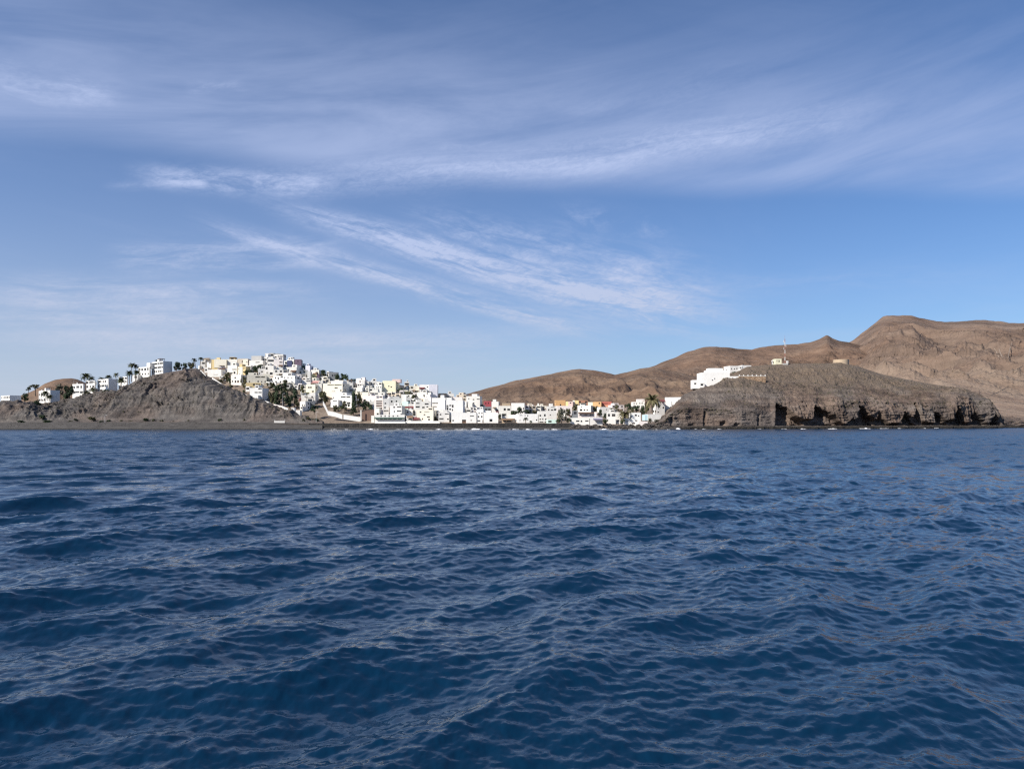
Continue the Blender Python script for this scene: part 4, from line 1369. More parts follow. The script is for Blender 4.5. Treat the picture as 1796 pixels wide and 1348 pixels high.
Hs('house', 565, 602, 672, 696, 'cream', 'largest cream house of the slope with one long dark veranda', ops=[(573.5, 674, 586, 676.6, 'l'), (586.8, 674, 600.5, 676.8, 'l'), (587, 679, 593, 681, 'w'), (583, 685.5, 585, 687.5, 'w'), (586, 685.5, 588, 687.5, 'w'), (598, 683, 600, 687, 'w')],
   subs=[('upper_storey', 579, 601, 667.5, 673.5, 'snow', 1.0, [])])
Hs('house', 604, 619, 671, 683, 'grey', 'grey pink house under a dark overhanging tree', dens=0.3, log=0.0)
Hs('house', 605, 620, 681.5, 693, 'grey', 'grey house with two deep dark balconies', ops=[(606, 683, 612, 687.5, 'l'), (613, 683, 619.4, 687.5, 'l')])
Hs('house', 528, 553, 693, 706, 'white', 'white house with a grey shaded right half above the brown earth slope', side=559, ops=[(534, 694.5, 540, 697.5, 'l'), (546, 694.5, 549, 697, 'w')])
Hs('house', 525.5, 536, 704, 719, 'pale', 'narrow cream house at the lower end of the hill trees', ops=[(530, 708.5, 532, 712, 'w'), (533.4, 709, 535, 712, 'w')], D=7)
Hs('house', 536.3, 551.5, 703, 716, 'slate', 'blue grey shade coloured house with white window frames above the earth slope', ops=[(538, 705, 542, 709, 'w'), (545, 708, 548, 711, 'w')])  # the shade on this front is put into its slate colour
Hs('house', 582, 618, 693, 713, 'snow', 'white house with two wide dark verandas and a round arch',
   ops=[(597.5, 694.8, 607, 698.5, 'l'), (608.2, 695, 615.8, 699, 'l'), (582.8, 696, 585.4, 698, 'w'), (598, 702.5, 600.5, 705, 'w'), (603, 702.5, 605.5, 705, 'w'), (609.5, 705, 616, 710.5, 'l')],
   subs=[('terrace', 582, 596.5, 701, 712, 'snow', -2.6, [(586, 702.5, 594.5, 705, 'l')])], found=5)

# ---- the saddle between hill and quay
Hs('house', 624, 640.5, 665.5, 675, 'pink', 'pinkish white house with two small dark windows on the skyline', ops=[(630.3, 667.8, 633, 670, 'w'), (635.6, 667.6, 638.2, 669.8, 'w')], subs=[('roof_room', 624, 632, 663, 666.2, 'snow', 1.0, [])])
Hs('house', 626, 639.5, 672.5, 684, 'white', 'white house with an open colonnade under the pinkish skyline house', ops=[(627, 674, 630, 678, 'l'), (631, 674, 637.5, 677, 'l')])
Hs('house', 640.6, 647, 669, 683, 'grey', 'grey house of dark window pairs beside the colonnade house', dens=0.95, log=0)
Hs('house', 647.3, 666, 668.5, 681, 'white', 'white house with a flat pale roof, left of the straw yellow block', ops=[(650, 671.5, 653, 674, 'w'), (655, 671.5, 657.5, 674, 'w'), (660, 672, 662, 674, 'w')])
Hs('house', 671, 694, 667.5, 689, 'straw', 'straw yellow block with a big grey blind flank', side=708, ops=[(685, 677.5, 687.5, 679.5, 'w'), (681, 676, 683, 678, 'w')], subs=[('roof_room', 687.5, 702, 664.5, 669.5, 'rose', 1.0, [])], sideops=False, clutter=False)
Hs('house', 672, 681.5, 673.5, 688, 'tan', 'tan house with a narrow dark door in front of the straw yellow block', ops=[(678.6, 680, 680.2, 684, 'd'), (674.5, 678, 676.5, 680, 'w')])
Hs('house', 656.5, 669.5, 675, 690, 'pale', 'cream white house with two rows of twin windows, left of the tan house', ops=[(660, 678, 661.6, 680, 'w'), (663, 678, 664.6, 680, 'w'), (660, 681.5, 662, 683.5, 'w'), (663.4, 681.5, 665, 683.5, 'w'), (666.5, 678, 668, 680, 'w')])
Hs('house', 626.2, 635.3, 679.5, 692, 'white', 'white house left of the tower with square dark windows', dens=0.5, log=0.2)
Hs('house', 635.6, 647, 679.5, 691, 'pale', 'little tower with four square dark windows', ops=[(636.5, 681, 640, 683.3, 'w'), (642, 681, 646, 683.3, 'w'), (636.5, 684.5, 640, 687, 'w'), (642, 684.5, 646, 687.2, 'w')])
Hs('house', 647.3, 656.3, 680, 691, 'pale', 'pale house with one wide dark window, right of the little tower', ops=[(648.5, 682, 653.5, 685, 'w')])
Hs('house', 621, 646.5, 687.5, 697, 'cream', 'long cream terrace house above the dark olive trees', dens=0.2, log=0.0, clutter=False)
Hs('house', 647, 675, 687.5, 699, 'pale', 'pale house with a wide black recess and a brown shutter', ops=[(648, 688.6, 656.5, 693.5, 'l'), (657, 688.8, 662.5, 693, 'l'), (669, 690, 672, 692, 'w')])
Hs('house', 635, 661, 694, 707, 'pink', 'blank pinkish white house on the dark earth bank', dens=0.3, log=0.05)
Hs('house', 646.5, 656.5, 704, 716, 'pale', 'small pale house at the foot of the dark earth bank', dens=0.5, log=0)
Hs('house', 709, 718, 669.5, 684, 'white', 'white house behind the grey blind flank of the straw yellow block', dens=0.4)
Hs('house', 719, 735, 676.5, 690, 'cream', 'cream house with a brown slope at its foot, left of the big skyline house', dens=0.5)
Hs('house', 735.5, 767.5, 674.5, 696, 'snow', 'big white skyline house with a dark red awning and a tall blank right end',
   ops=[(736.5, 681.5, 743, 684.5, 'l'), (748.5, 677.5, 750.5, 679.5, 'w'), (738, 684.8, 739.5, 686.5, 'w'), (741, 685.6, 750.5, 687.2, 'l')], awn=[(735.5, 745, 679, 681, 'maroonc', 'awning')],
   subs=[('wing', 752.5, 767.3, 674, 694, 'lilac', -0.3, [])])
Hs('house', 731, 749, 688, 699, 'pale', 'pale cream house below the big skyline house', dens=0.3, log=0.0)
Hs('house', 745, 758, 692.5, 702, 'white', 'small white house below the tree right of the pale cream house', dens=0.5)

# ---- waterfront, left part
Hs('house', 656, 671.8, 698, 731, 'pink', 'tall pinkish house with four rows of brown balconies', bal='brown', found=4,
   ops=[(659.5, 702.5, 670.5, 704.6, 'l'), (659.5, 706, 670.5, 708.5, 'l'), (659.5, 710, 670.5, 712.6, 'l'), (659.5, 714, 670.5, 716.5, 'l'), (663, 720, 666, 722, 'w')], group='quay')
Hs('house', 672.3, 681.8, 699, 732, 'white', 'slim white house with two black windows and a loggia beside the brown balconies', ops=[(674.5, 706, 677.5, 708.5, 'w'), (674, 713, 676.5, 716, 'w'), (673, 719, 681.3, 722.5, 'l')], group='quay')
Hs('house', 683.5, 705, 711, 735, 'snow', 'white quay house with paired dark loggias on two storeys', ops=[(689.8, 712.5, 692.5, 715.2, 'w'), (690.6, 720, 692.3, 723, 'w'), (696, 712.3, 703.5, 715.6, 'l'), (696, 719.5, 703.5, 723, 'l')], group='quay')
Hs('building', 657, 710, 727, 742.6, 'white', 'white waterfront building with a green awning and a railed terrace', Y=393, group='quay', cat='building', D=6,
   ops=[(667, 728, 669, 731, 'w'), (674, 728, 676, 731, 'w'), (681, 728, 683, 731, 'w'), (688, 728, 690, 731, 'w'), (696, 728, 698, 730, 'w'), (659, 733, 664, 737.5, 'l'), (665.5, 733, 671, 737.5, 'l'), (672.5, 733, 679, 737.5, 'l'), (680.5, 733, 687, 737.5, 'l'),
        (688.5, 733, 695, 737.5, 'l'), (696.5, 733, 704, 737.5, 'l')], awn=[(657, 709, 731.6, 733.4, 'shutter', 'awning')],
   subs=[('terrace', 659, 712, 739.2, 743.4, 'snow', -3.2, [])], clutter=False)
Hs('building', 651, 656.6, 728.5, 742.6, 'pale', 'narrow cream block at the left end of the waterfront terrace', Y=393, cat='building', group='quay', dens=0.1, log=0, clutter=False, D=5)
Hs('house', 705.2, 710.3, 712, 736, 'slate', 'gap house with shade coloured dark grey green between two white quay houses', dens=0.3, log=0, group='quay', clutter=False)  # shaded wall between the houses, its shade painted as dark slate
Hs('house', 710.6, 724, 717.5, 733, 'white', 'white house with two small windows behind a round dark tree', ops=[(713.4, 721, 716.3, 724, 'w'), (719.3, 721.5, 721, 723.6, 'w')], group='quay')
Hs('house', 682, 704, 697.5, 713, 'white', 'white house half in blue shadow above the paired loggias', ops=[(686, 702, 689, 705.5, 'w'), (694.5, 702, 697, 705, 'w')], group='quay', subs=[('upper_storey', 683.5, 701, 695, 700, 'white', 1.0, None)])
Hs('house', 704.3, 712, 691.5, 707, 'snow', 'plain white cube with no window rising above the mint house', dens=0.0, log=0, group='quay')
Hs('house', 705, 716, 703.5, 717, 'mint', 'pale mint green house', dens=0.2, log=0, group='quay', clutter=False)
Hs('house', 712.3, 721, 697, 710, 'white', 'small white house right of the plain white cube', dens=0.5, group='quay')
Hs('house', 716.3, 727, 708, 722, 'pale', 'house with dark red awnings right of the mint house', awn=[(706, 726, 712, 715, 'maroonc', 'awning')], dens=0.4, group='quay')
Hs('building', 712.5, 730, 729, 742.6, 'white', 'white quay building under brown and dark red awnings', Y=394, cat='building', group='quay', D=6, awn=[(714, 724, 729, 732, 'browncanvas', 'awning'), (724.2, 736, 731, 735.2, 'maroonc', 'awning')],
   ops=[(716, 734, 722, 738, 'l'), (724, 735.4, 729, 738.5, 'l')], clutter=False)
Hs('house', 728, 756, 704, 732, 'pale', 'wide cream apartment house with purple shaded balconies and an arched opening',
   ops=[(730, 706, 736, 709.5, 'l'), (745, 707, 752, 709.3, 'w'), (729, 712, 736.5, 716.5, 'l'), (740.5, 713, 745, 717.5, 'l'), (748, 712, 751.5, 714, 'w')], group='quay')
Hs('house', 742.5, 756.5, 696, 709, 'pink', 'pinkish house with two narrow windows above the wide cream apartment house', ops=[(743.5, 699, 745, 701.5, 'w'), (746.5, 699, 748, 701.5, 'w')], group='quay')
Hs('house', 757, 782, 697.5, 720, 'white', 'white house with black recesses and a blue grey shaded balcony storey', ops=[(757.5, 706, 768.5, 709, 'l'), (758, 712, 766, 715, 'l')], subs=[('upper_storey', 770, 781.5, 701, 715, 'snow', -0.4, [])], group='quay')
Hs('house', 731, 760, 719, 742.6, 'cream', 'cream quay house with warm cream balconies and a lilac shaded flank', Y=394, side=768, group='quay', D=9,
   ops=[(736, 721.5, 739, 723.5, 'w'), (744, 721.5, 753, 723, 'l'), (743, 726, 746, 728, 'w'), (749, 730, 754, 732, 'w'), (740, 733, 742, 736, 'd'), (751, 734, 754, 737, 'w')], subs=[('terrace', 713, 772, 738, 743.4, 'pale', -2.4, [])])
Hs('house', 769, 788, 722.5, 742.6, 'white', 'white quay house with grey dark recesses, left of a narrow alley', Y=395, group='quay', ops=[(771, 725.5, 774, 728, 'w'), (780, 725, 787, 728, 'l'), (770, 733, 778, 737, 'l'), (784, 733.5, 787, 736, 'w')], D=8)
Hs('house', 782.5, 812, 701.5, 734, 'snow', 'tallest white quay house with a huge blank wall and black windows on its left', side=822, Y=403, group='quay',
   ops=[(783, 710, 786.5, 722, 'l'), (788, 709.6, 791.5, 712, 'w'), (792.5, 709.6, 795.5, 714.5, 'w'), (788, 716, 791, 719, 'w'), (792.5, 717, 794.5, 720.5, 'w')], found=4, sideops=False)
Hs('house', 787, 811, 696, 705, 'pink', 'pinkish roof terrace house behind the tallest white quay house', dens=0.3, log=0.15, group='quay')
Hs('house', 791.5, 836, 723.5, 742.8, 'snow', 'long low white quay building with a grey double door', Y=393, group='quay', cat='building', D=8, ops=[(810, 735.5, 817, 742, 'd'), (793, 736, 796, 738.5, 'w'), (824, 728.5, 831, 730, 'w'), (825, 736, 827, 738, 'w')], clutter=False)
Hs('house', 817.5, 842, 694.5, 716, 'white', 'white hillside house with scattered small windows where the far hills begin', ops=[(829, 699.5, 832, 701.5, 'w'), (836, 699, 841.5, 702, 'l'), (830, 705.5, 832, 707.8, 'w'), (821, 698, 823, 700, 'w')], group='quay')
Hs('house', 782.6, 796, 690, 702, 'white', 'white house with a brown roof rail at the end of the hill skyline', dens=0.4, group='quay')
Hs('house', 800, 818, 692, 704, 'beige', 'beige brown house at the dip of the skyline', dens=0.5, group='quay')
Hs('house', 770, 783, 689.5, 700, 'tan', 'terracotta house with a round white roof dome', dens=0.4, group='quay', subs=[('dome_base', 773.5, 777.5, 691, 693.5, 'snow', -0.3, [])], clutter=False)

# ---- valley
VA = dict(group='valley')
Hs('house', 848, 862, 703, 717, 'crimson', 'crimson red house with white details', ops=[(851, 706, 853, 708.5, 'w'), (856, 706, 858, 708, 'w')], clutter=False, **VA)
Hs('house', 849.5, 861.5, 713, 724, 'slate', 'dark slate grey walled house below the crimson house', dens=0.5, clutter=False, **VA)  # walls of dark slate plaster
Hs('house', 836.5, 848, 717.5, 742.8, 'snow', 'tall white quay house with two pairs of square windows', Y=394, D=9, ops=[(838, 729, 840.6, 732, 'w'), (843.5, 729, 846.3, 732, 'w'), (844, 723.5, 846.5, 725.5, 'w'), (839, 723.5, 841.5, 725.5, 'w'), (837.4, 736.5, 842.6, 739, 'w'), (846, 736, 847.6, 741, 'd')], **VA)
Hs('house', 848.2, 874, 723, 742.6, 'snow', 'bright white quay house with stepped blue tinted terraces', Y=394, D=9, dens=0.12, log=0.0, subs=[('upper_storey', 848.4, 861, 719.5, 724.5, 'snow', 1.0, [])], clutter=False, **VA)
Hs('house', 862, 874.5, 704, 724, 'white', 'white house of three storeys right of the crimson house', dens=0.35, log=0.05, **VA)
Hs('house', 875, 896, 711.5, 733, 'pale', 'pale house under a brown terrace shed', dens=0.35, log=0.05, subs=[('roof_room', 881, 895, 706.5, 712.5, 'tan', 1.0, [])], **VA)
Hs('house', 896.3, 920, 706.5, 724, 'snow', 'large blank white house behind the dark valley bushes', ops=[(917, 714.5, 918.8, 718.5, 'w'), (913.5, 718, 915.5, 720, 'w')], clutter=False, **VA)
Hs('building', 880, 898, 734, 742.4, 'tan', 'low orange brown quay building under a flat canopy', Y=394, cat='building', D=5, ops=[(882, 737, 888, 741, 'l'), (889, 737, 896, 741, 'l')], awn=[(879, 899, 733.6, 735.4, 'browncanvas', 'awning')], clutter=False, **VA)
Hs('house', 890, 908, 727, 741.8, 'white', 'low white house right behind the low orange brown quay building', Y=404, D=7, dens=0.3, log=0.0, clutter=False, **VA)
Hs('house', 908.4, 944, 725.5, 742.4, 'snow', 'long white waterfront house with a young palm before it', Y=396, D=9, ops=[(911, 727.5, 916, 729.3, 'l'), (920, 727.5, 921.5, 730, 'w'), (924.5, 727.5, 926.5, 730, 'w'), (911, 736, 912.5, 738, 'w'), (940, 735, 942.5, 737.5, 'w')], clutter=False, **VA)
for i, (l, r, c, lab) in enumerate([(921, 927, 'pink', 'leftmost house of the beige pink terrace row, plain with a rose tint'), (927.2, 940, 'beige', 'beige house of the terrace row with a long shaded balcony'),
                                    (940.2, 949, 'pale', 'pale house of the terrace row with twin windows'), (949.2, 958.5, 'cream', 'cream house at the right end of the terrace row')]):
    Hs('house', l, r, 710.5 + (i % 2) * 0.8, 724, c, lab, dens=0.85, log=0.12, **VA)
Hs('house', 944.3, 959.5, 720.5, 742.4, 'white', 'grey white waterfront house with dark ground floor openings', Y=397, D=9, ops=[(946, 727, 949, 730, 'w'), (954, 726, 957, 730, 'w'), (946, 734, 949, 736, 'w'), (951, 733.5, 953, 736, 'w'), (956, 733.5, 958.5, 736.5, 'w'), (946, 739, 953, 742, 'l'), (955, 739, 959, 742, 'l')], **VA)
Hs('house', 959.8, 976.5, 712, 738, 'white', 'white house with a slanted green grey glass front, left of the big grey tree', ops=[(961, 717, 963.5, 720, 'w'), (966, 718, 970.5, 720, 'w'), (971.5, 716.5, 976, 722, 'l'), (964, 726.5, 966, 728.5, 'w'), (966, 713.5, 973, 715.5, 'l')], **VA)
Hs('building', 960.3, 976, 735.5, 743.2, 'mint', 'pale mint green low front on the promenade', Y=391, D=4, cat='building', dens=0.2, log=0.2, clutter=False, **VA)
Hs('house', 974.5, 992, 701.5, 714, 'orange', 'leftmost orange house of the coloured row', dens=0.15, log=0.0, clutter=False, **VA)
Hs('house', 992.2, 996.5, 704, 714, 'lemon', 'narrow yellow green house of the coloured row', dens=0.2, log=0, clutter=False, **VA)
Hs('house', 996.7, 1004.5, 704, 714, 'rose', 'pink house of the coloured row', dens=0.3, log=0, clutter=False, **VA)
Hs('house', 1004.7, 1015, 702, 713, 'yellow', 'yellow house of the coloured row with a cream left edge', dens=0.3, log=0, clutter=False, subs=[('bay', 1004.5, 1008, 702, 711, 'cream', -0.3, [])], **VA)
Hs('house', 1015.3, 1031, 702, 713, 'salmon', 'salmon orange house under a tiled roof', dens=0.3, log=0.1, roof='tile', clutter=False, **VA)
Hs('house', 1031.2, 1039.5, 705, 715, 'cream', 'cream house between the salmon and the orange house', dens=0.4, log=0, clutter=False, **VA)
Hs('house', 1039.8, 1054.5, 704.5, 716, 'orange', 'light orange house left of the red house', dens=0.2, log=0.0, clutter=False, **VA)
Hs('house', 1055, 1072.5, 704, 716, 'red', 'red house at the right end of the coloured row', ops=[(1057, 707, 1066, 708.6, 'l')], clutter=False, subs=[('lower_storey', 1055, 1067, 710, 715.5, 'salmon', -0.4, [])], **VA)
Hs('house', 976.8, 1003.5, 711.5, 727, 'pink', 'large pinkish white house below the orange house', dens=0.12, log=0.0, clutter=False, **VA)
Hs('house', 1013, 1036, 711, 727, 'pale', 'cream white house with three arched windows below the salmon house', ops=[(1017, 717, 1021.5, 720.5, 'w'), (1024, 717.5, 1027, 720, 'w'), (1029, 718, 1032, 720, 'w'), (1019, 712.5, 1021, 714, 'w')], **VA)
Hs('house', 1014, 1043, 724.5, 735, 'pink', 'long low pinkish house under a thin brown canopy', ops=[(1016, 727, 1019.5, 729, 'w'), (1024, 726.5, 1030.5, 729, 'l'), (1034, 726.5, 1040, 729.5, 'l')], awn=[(1014, 1042, 722.6, 723.8, 'brown', 'awning')], clutter=False, **VA)
Hs('house', 1003.5, 1013.7, 720, 738, 'slate', 'house front with shade coloured slate grey right of the big grey tree', dens=0.2, log=0, clutter=False, **VA)  # shaded house side, the shade given by dark slate plaster
Hs('beach_house', 1000, 1034, 732.5, 744, 'pale', 'low pale beach house on the rocks with framed windows', Y=389, D=6, cat='house', ops=[(1010, 737, 1016, 739.5, 'w'), (1018, 737, 1021, 740, 'w'), (1026, 737, 1032, 739, 'w')], clutter=False, **VA)
Hs('beach_house', 1034.5, 1057, 731.5, 744, 'white', 'white beach house with purple shaded awnings above the dark rocks', Y=389, D=6, cat='house', ops=[(1042, 736.5, 1053, 738, 'l'), (1044, 740, 1055, 741.5, 'l')], awn=[(1040, 1056, 733, 735.4, 'purplecanvas', 'awning')], clutter=False, **VA)
Hs('house', 1051.5, 1071, 713.5, 729, 'white', 'white house with a mint tinted gable behind the dark young palm', ops=[(1063, 717, 1064.6, 719, 'w')], clutter=False, **VA)
Hs('house', 1073, 1095, 710, 722, 'pink', 'cream pink house at the far right of the valley', dens=0.5, log=0.1, **VA)
Hs('house', 1064.5, 1088, 722.5, 743.2, 'white', 'white waterfront house among palms and dark shrubs', Y=394, D=8, dens=0.5, log=0.12, **VA)
Hs('house', 1107.5, 1124, 723.5, 743.6, 'snow', 'white cube house with two dark windows under the rocks end of the beach', Y=390, D=7, ops=[(1113, 726.5, 1117, 729.5, 'w'), (1119, 728, 1121.2, 730.2, 'w'), (1114, 736.5, 1118, 738.5, 'w'), (1108, 741, 1114, 743.4, 'd')],
   subs=[('lower_wing', 1095.5, 1107.4, 733.5, 743.8, 'snow', 0.4, [(1099, 737, 1101, 740, 'w')])], clutter=False, **VA)
Hs('house', 1109, 1131, 704.5, 716, 'pale', 'cream white house with four windows left of the tall palm', ops=[(1111, 706.5, 1113, 708.5, 'w'), (1115, 706.5, 1117, 708.5, 'w'), (1121, 706, 1123, 708.2, 'w'), (1125, 706, 1127, 708.2, 'w')], subs=[('upper_storey', 1118, 1131, 699.5, 705, 'pink', 1.0, [])], clutter=False, **VA)
Hs('house', 1151, 1166.5, 703, 726, 'white', 'white house with a single round dark window under the headland', Y=432, ops=[(1162.6, 713, 1165.6, 716.6, 'w'), (1153, 712, 1158.5, 716, 'l'), (1153, 721.5, 1156, 723.5, 'w')], awn=[(1156, 1166, 700.5, 703.5, 'maroonc', 'pergola')], found=5, clutter=False, **VA)
Hs('house', 1166.8, 1197, 696.5, 726, 'snow', 'stepped white house cut off by the slope of the headland', Y=436, dens=0.0, log=0, found=6, clutter=False, subs=[('lower_wing', 1160, 1178, 703, 724, 'snow', -0.6, [])], **VA)
Hs('terrace', 1136, 1160, 726, 738, 'white', 'low white walled terrace beside a pale blue wall at the foot of the tall palm', Y=402, D=6, cat='terrace', dens=0.05, log=0, clutter=False, subs=[('blue_wall', 1131, 1136.4, 727, 735.5, 'aqua', 0.3, [])], **VA)
Hs('shed', 1120, 1136, 738.5, 745, 'pink', 'low pinkish shed on the rocks right of the white cube house', Y=388, D=4, cat='shed', dens=0.1, log=0, clutter=False, **VA)

# ---- headland
HG = dict(group='head', ground=head_g)
Hs('villa', 1231, 1280, 653, 676, 'snow', 'large white villa stepping up the left shoulder of the headland', Y=441, D=12, found=8, cat='villa', turnable=False,
   ops=[(1248.5, 665.5, 1251, 667.5, 'w'), (1252.8, 662.8, 1254.6, 665, 'w')], subs=[('upper_storey', 1240, 1280, 649, 654, 'snow', 1.2, []), ('roof_room', 1245, 1270, 645, 650, 'snow', 2.5, []),
         ('wing', 1216, 1231, 666, 680, 'snow', 0.6, [(1218, 671, 1222, 676, 'l')]), ('porch', 1225.5, 1234, 671, 684, 'snow', -2.5, [(1227, 673, 1232, 679, 'l')])], clutter=False, sideops=False, group='head')
Hs('house', 1279.5, 1303, 641.5, 653, 'white', 'white upper house with three small windows behind the villa', Y=488, D=9, found=5, ops=[(1281.5, 645.5, 1283.5, 648, 'w'), (1287, 646, 1289, 648, 'w'), (1291.5, 645, 1294, 647.5, 'w'), (1299, 643.5, 1301, 646, 'w')],
   subs=[('garden_wing', 1303.2, 1320.5, 640, 645.5, 'snow', 0.4, []), ('porch', 1296.5, 1303, 648, 655, 'snow', -1.5, [(1298, 650.5, 1302, 654, 'l')])], clutter=False, group='head')
Hs('hut', 1360, 1371, 629, 640, 'straw', 'small pale yellow hut at the foot of the radio mast', Y=497, D=5, cat='hut', found=3, ops=[(1365.5, 631.5, 1367.5, 635, 'w'), (1362, 632, 1363.4, 634, 'w')], clutter=False, group='head')


# ---- small houses packed into the gaps of the hillside
def fill_town():
    rng = random.Random(21)
    rel_used = set()
    placed = []
    keep_out = [(466, 526, 682, 722), (432, 468, 640, 664), (520, 660, 706, 745), (300, 352, 600, 745), (618, 660, 694, 745), (640, 1110, 733, 750)]
    rp = np.array(tw_rows[2][0], float)
    n = 0
    names = dict(white='white', snow='bright white', pale='off white', grey='grey', cream='cream', pink='pinkish', beige='beige')
    for _ in range(16000):
        if n >= 120:
            break
        px = rng.uniform(356, 1092)
        ridge = float(np.interp(px, rp[:, 0], rp[:, 1]))
        lo = ridge + 7
        hi = 732 if px > 700 else (700 if px > 560 else float(np.interp(px, [356, 400, 440, 480, 560], [652, 672, 690, 690, 700])))
        if hi < lo + 2:
            continue
        base = rng.uniform(lo, hi)
        w, h = rng.uniform(6.0, 10.5), rng.uniform(6.0, 9.5)
        l, r_, t = px - w / 2, px + w / 2, base - h
        if any(l < k[1] and r_ > k[0] and t < k[3] and base > k[2] for k in keep_out):
            continue
        def ov(b):
            return max(0, min(r_, b[1]) - max(l, b[0])) * max(0, min(base, b[3]) - max(t, b[2]))
        if sum(ov(b) for b in HAND) > 0.42 * w * h or any(ov(b) > 0.30 * w * h for b in placed):
            continue
        col = rng.choice(['white', 'white', 'white', 'snow', 'pale', 'pale', 'grey', 'cream', 'pink', 'beige'])
        cands = sorted(HAND, key=lambda b: abs((b[0] + b[1]) / 2 - px) + abs((b[2] + b[3]) / 2 - (t + base) / 2))
        lab = None
        for b in cands[:14]:
            cx, cy = (b[0] + b[1]) / 2, (b[2] + b[3]) / 2
            ex, ey = px - cx, (t + base) / 2 - cy
            rel = ('right of' if ex > 0 else 'left of') if abs(ex) > abs(ey) else ('below' if ey > 0 else 'above')
            ref = b[4].split(',')[0]
            ws = ref.split()
            if len(ws) > 9:
                continue
            key = (rel, b[4])
            if key in rel_used:
                continue
            rel_used.add(key)
            lab = 'small %s house just %s the %s' % (names[col], rel, ref)
            break
        if lab is None or len(lab.split()) > 16:
            continue
        placed.append((l, r_, t, base)); FILL.append((l, r_, t, base))
        house('house', l, r_, t, base, col, lab, dens=0.75, log=0.3, group='town' if px < 780 else 'valley', seed=1000 + n)
        n += 1


FILL = []
fill_town()

# ------------------------------------------------------------------ plants
def palm_crown(seed, n=24, L=2.6, droop=1.0):
    rng = random.Random(seed)
    b = MB()
    for i in range(n):
        az = 2 * math.pi * i / n * 1.618 * 3 + rng.uniform(-0.3, 0.3)
        up = rng.uniform(-0.25, 1.25)
        ln = L * rng.uniform(0.8, 1.1)
        d = Vector((math.cos(az), math.sin(az), 0))
        s = Vector((-d.y, d.x, 0))
        p = Vector((0, 0, 0))
        ang = up
        pts = [p.copy()]
        for k in range(7):
            p = p + (d * math.cos(ang) + Vector((0, 0, math.sin(ang)))) * (ln / 7)
            ang -= droop * 0.30 * (0.6 + 0.14 * k)
            pts.append(p.copy())
        for k in range(7):
            w = ln * 0.20 * math.sin(math.pi * (0.22 + 0.72 * (k + 0.5) / 7))
            a, c = pts[k], pts[k + 1]
            for sg in (-1, 1):
                tip = (a + c) / 2 + s * (sg * w) + d * (w * 0.5) - Vector((0, 0, w * 0.35))
                b.tri(tuple(a), tuple(c), tuple(tip))
                tip2 = a + (c - a) * 0.9 + s * (sg * w * 0.9) + d * (w * 0.6) - Vector((0, 0, w * 0.2))
                b.tri(tuple((a + c) / 2), tuple(c), tuple(tip2))
    return b


def leaf_crown(seed, n=420, clumps=9, leaf=0.16, flat_=0.75):
    """unit crown: leaf sized faces gathered in clumps through the volume, with gaps between"""
    rng = random.Random(seed)
    b = MB()
    cs = []
    for i in range(clumps):
        while True:
            p = Vector((rng.uniform(-1, 1), rng.uniform(-1, 1), rng.uniform(-1, 1)))
            if 0.25 < p.length < 0.85:
                break
        cs.append((Vector((p.x, p.y, p.z * flat_)), rng.uniform(0.28, 0.5)))
    for i in range(n):
        c, r = rng.choice(cs)
        v = Vector((rng.gauss(0, 1), rng.gauss(0, 1), rng.gauss(0, 1)))
        v.normalize()
        p = c + v * (r * rng.random() ** 0.4)
        nrm = (v + Vector((rng.uniform(-.7, .7), rng.uniform(-.7, .7), rng.uniform(-.3, .9)))).normalized()
        u = nrm.orthogonal().normalized()
        w = nrm.cross(u)
        a = rng.uniform(0, 6.28)
        u, w = u * math.cos(a) + w * math.sin(a), w * math.cos(a) - u * math.sin(a)
        s = leaf * rng.uniform(0.6, 1.25)
        b.quad(tuple(p - u * s), tuple(p - w * s * 0.6), tuple(p + u * s), tuple(p + w * s * 0.6))
    return b


CROWNS = {}
def crown_mesh(kind, mat, var):
    key = (kind, mat, var)
    if key not in CROWNS:
        if kind == 'palm':
            b = palm_crown(var + 3, 34, 1.0, 1.0)
        elif kind == 'bushy_palm':
            b = palm_crown(var + 11, 58, 1.0, 0.75)
        else:
            b = leaf_crown(var * 7 + 1, 460 if kind == 'tree' else 260, 10 if kind == 'tree' else 7, 0.15 if kind == 'tree' else 0.2)
        CROWNS[key] = b.mesh('crown', MAT[mat])
    return CROWNS[key]


PG = 'palm trees of the town and slope'
TG = 'broad leaved trees between the houses'
SG = 'shrubs on the slopes and terraces'
pcount = [0]


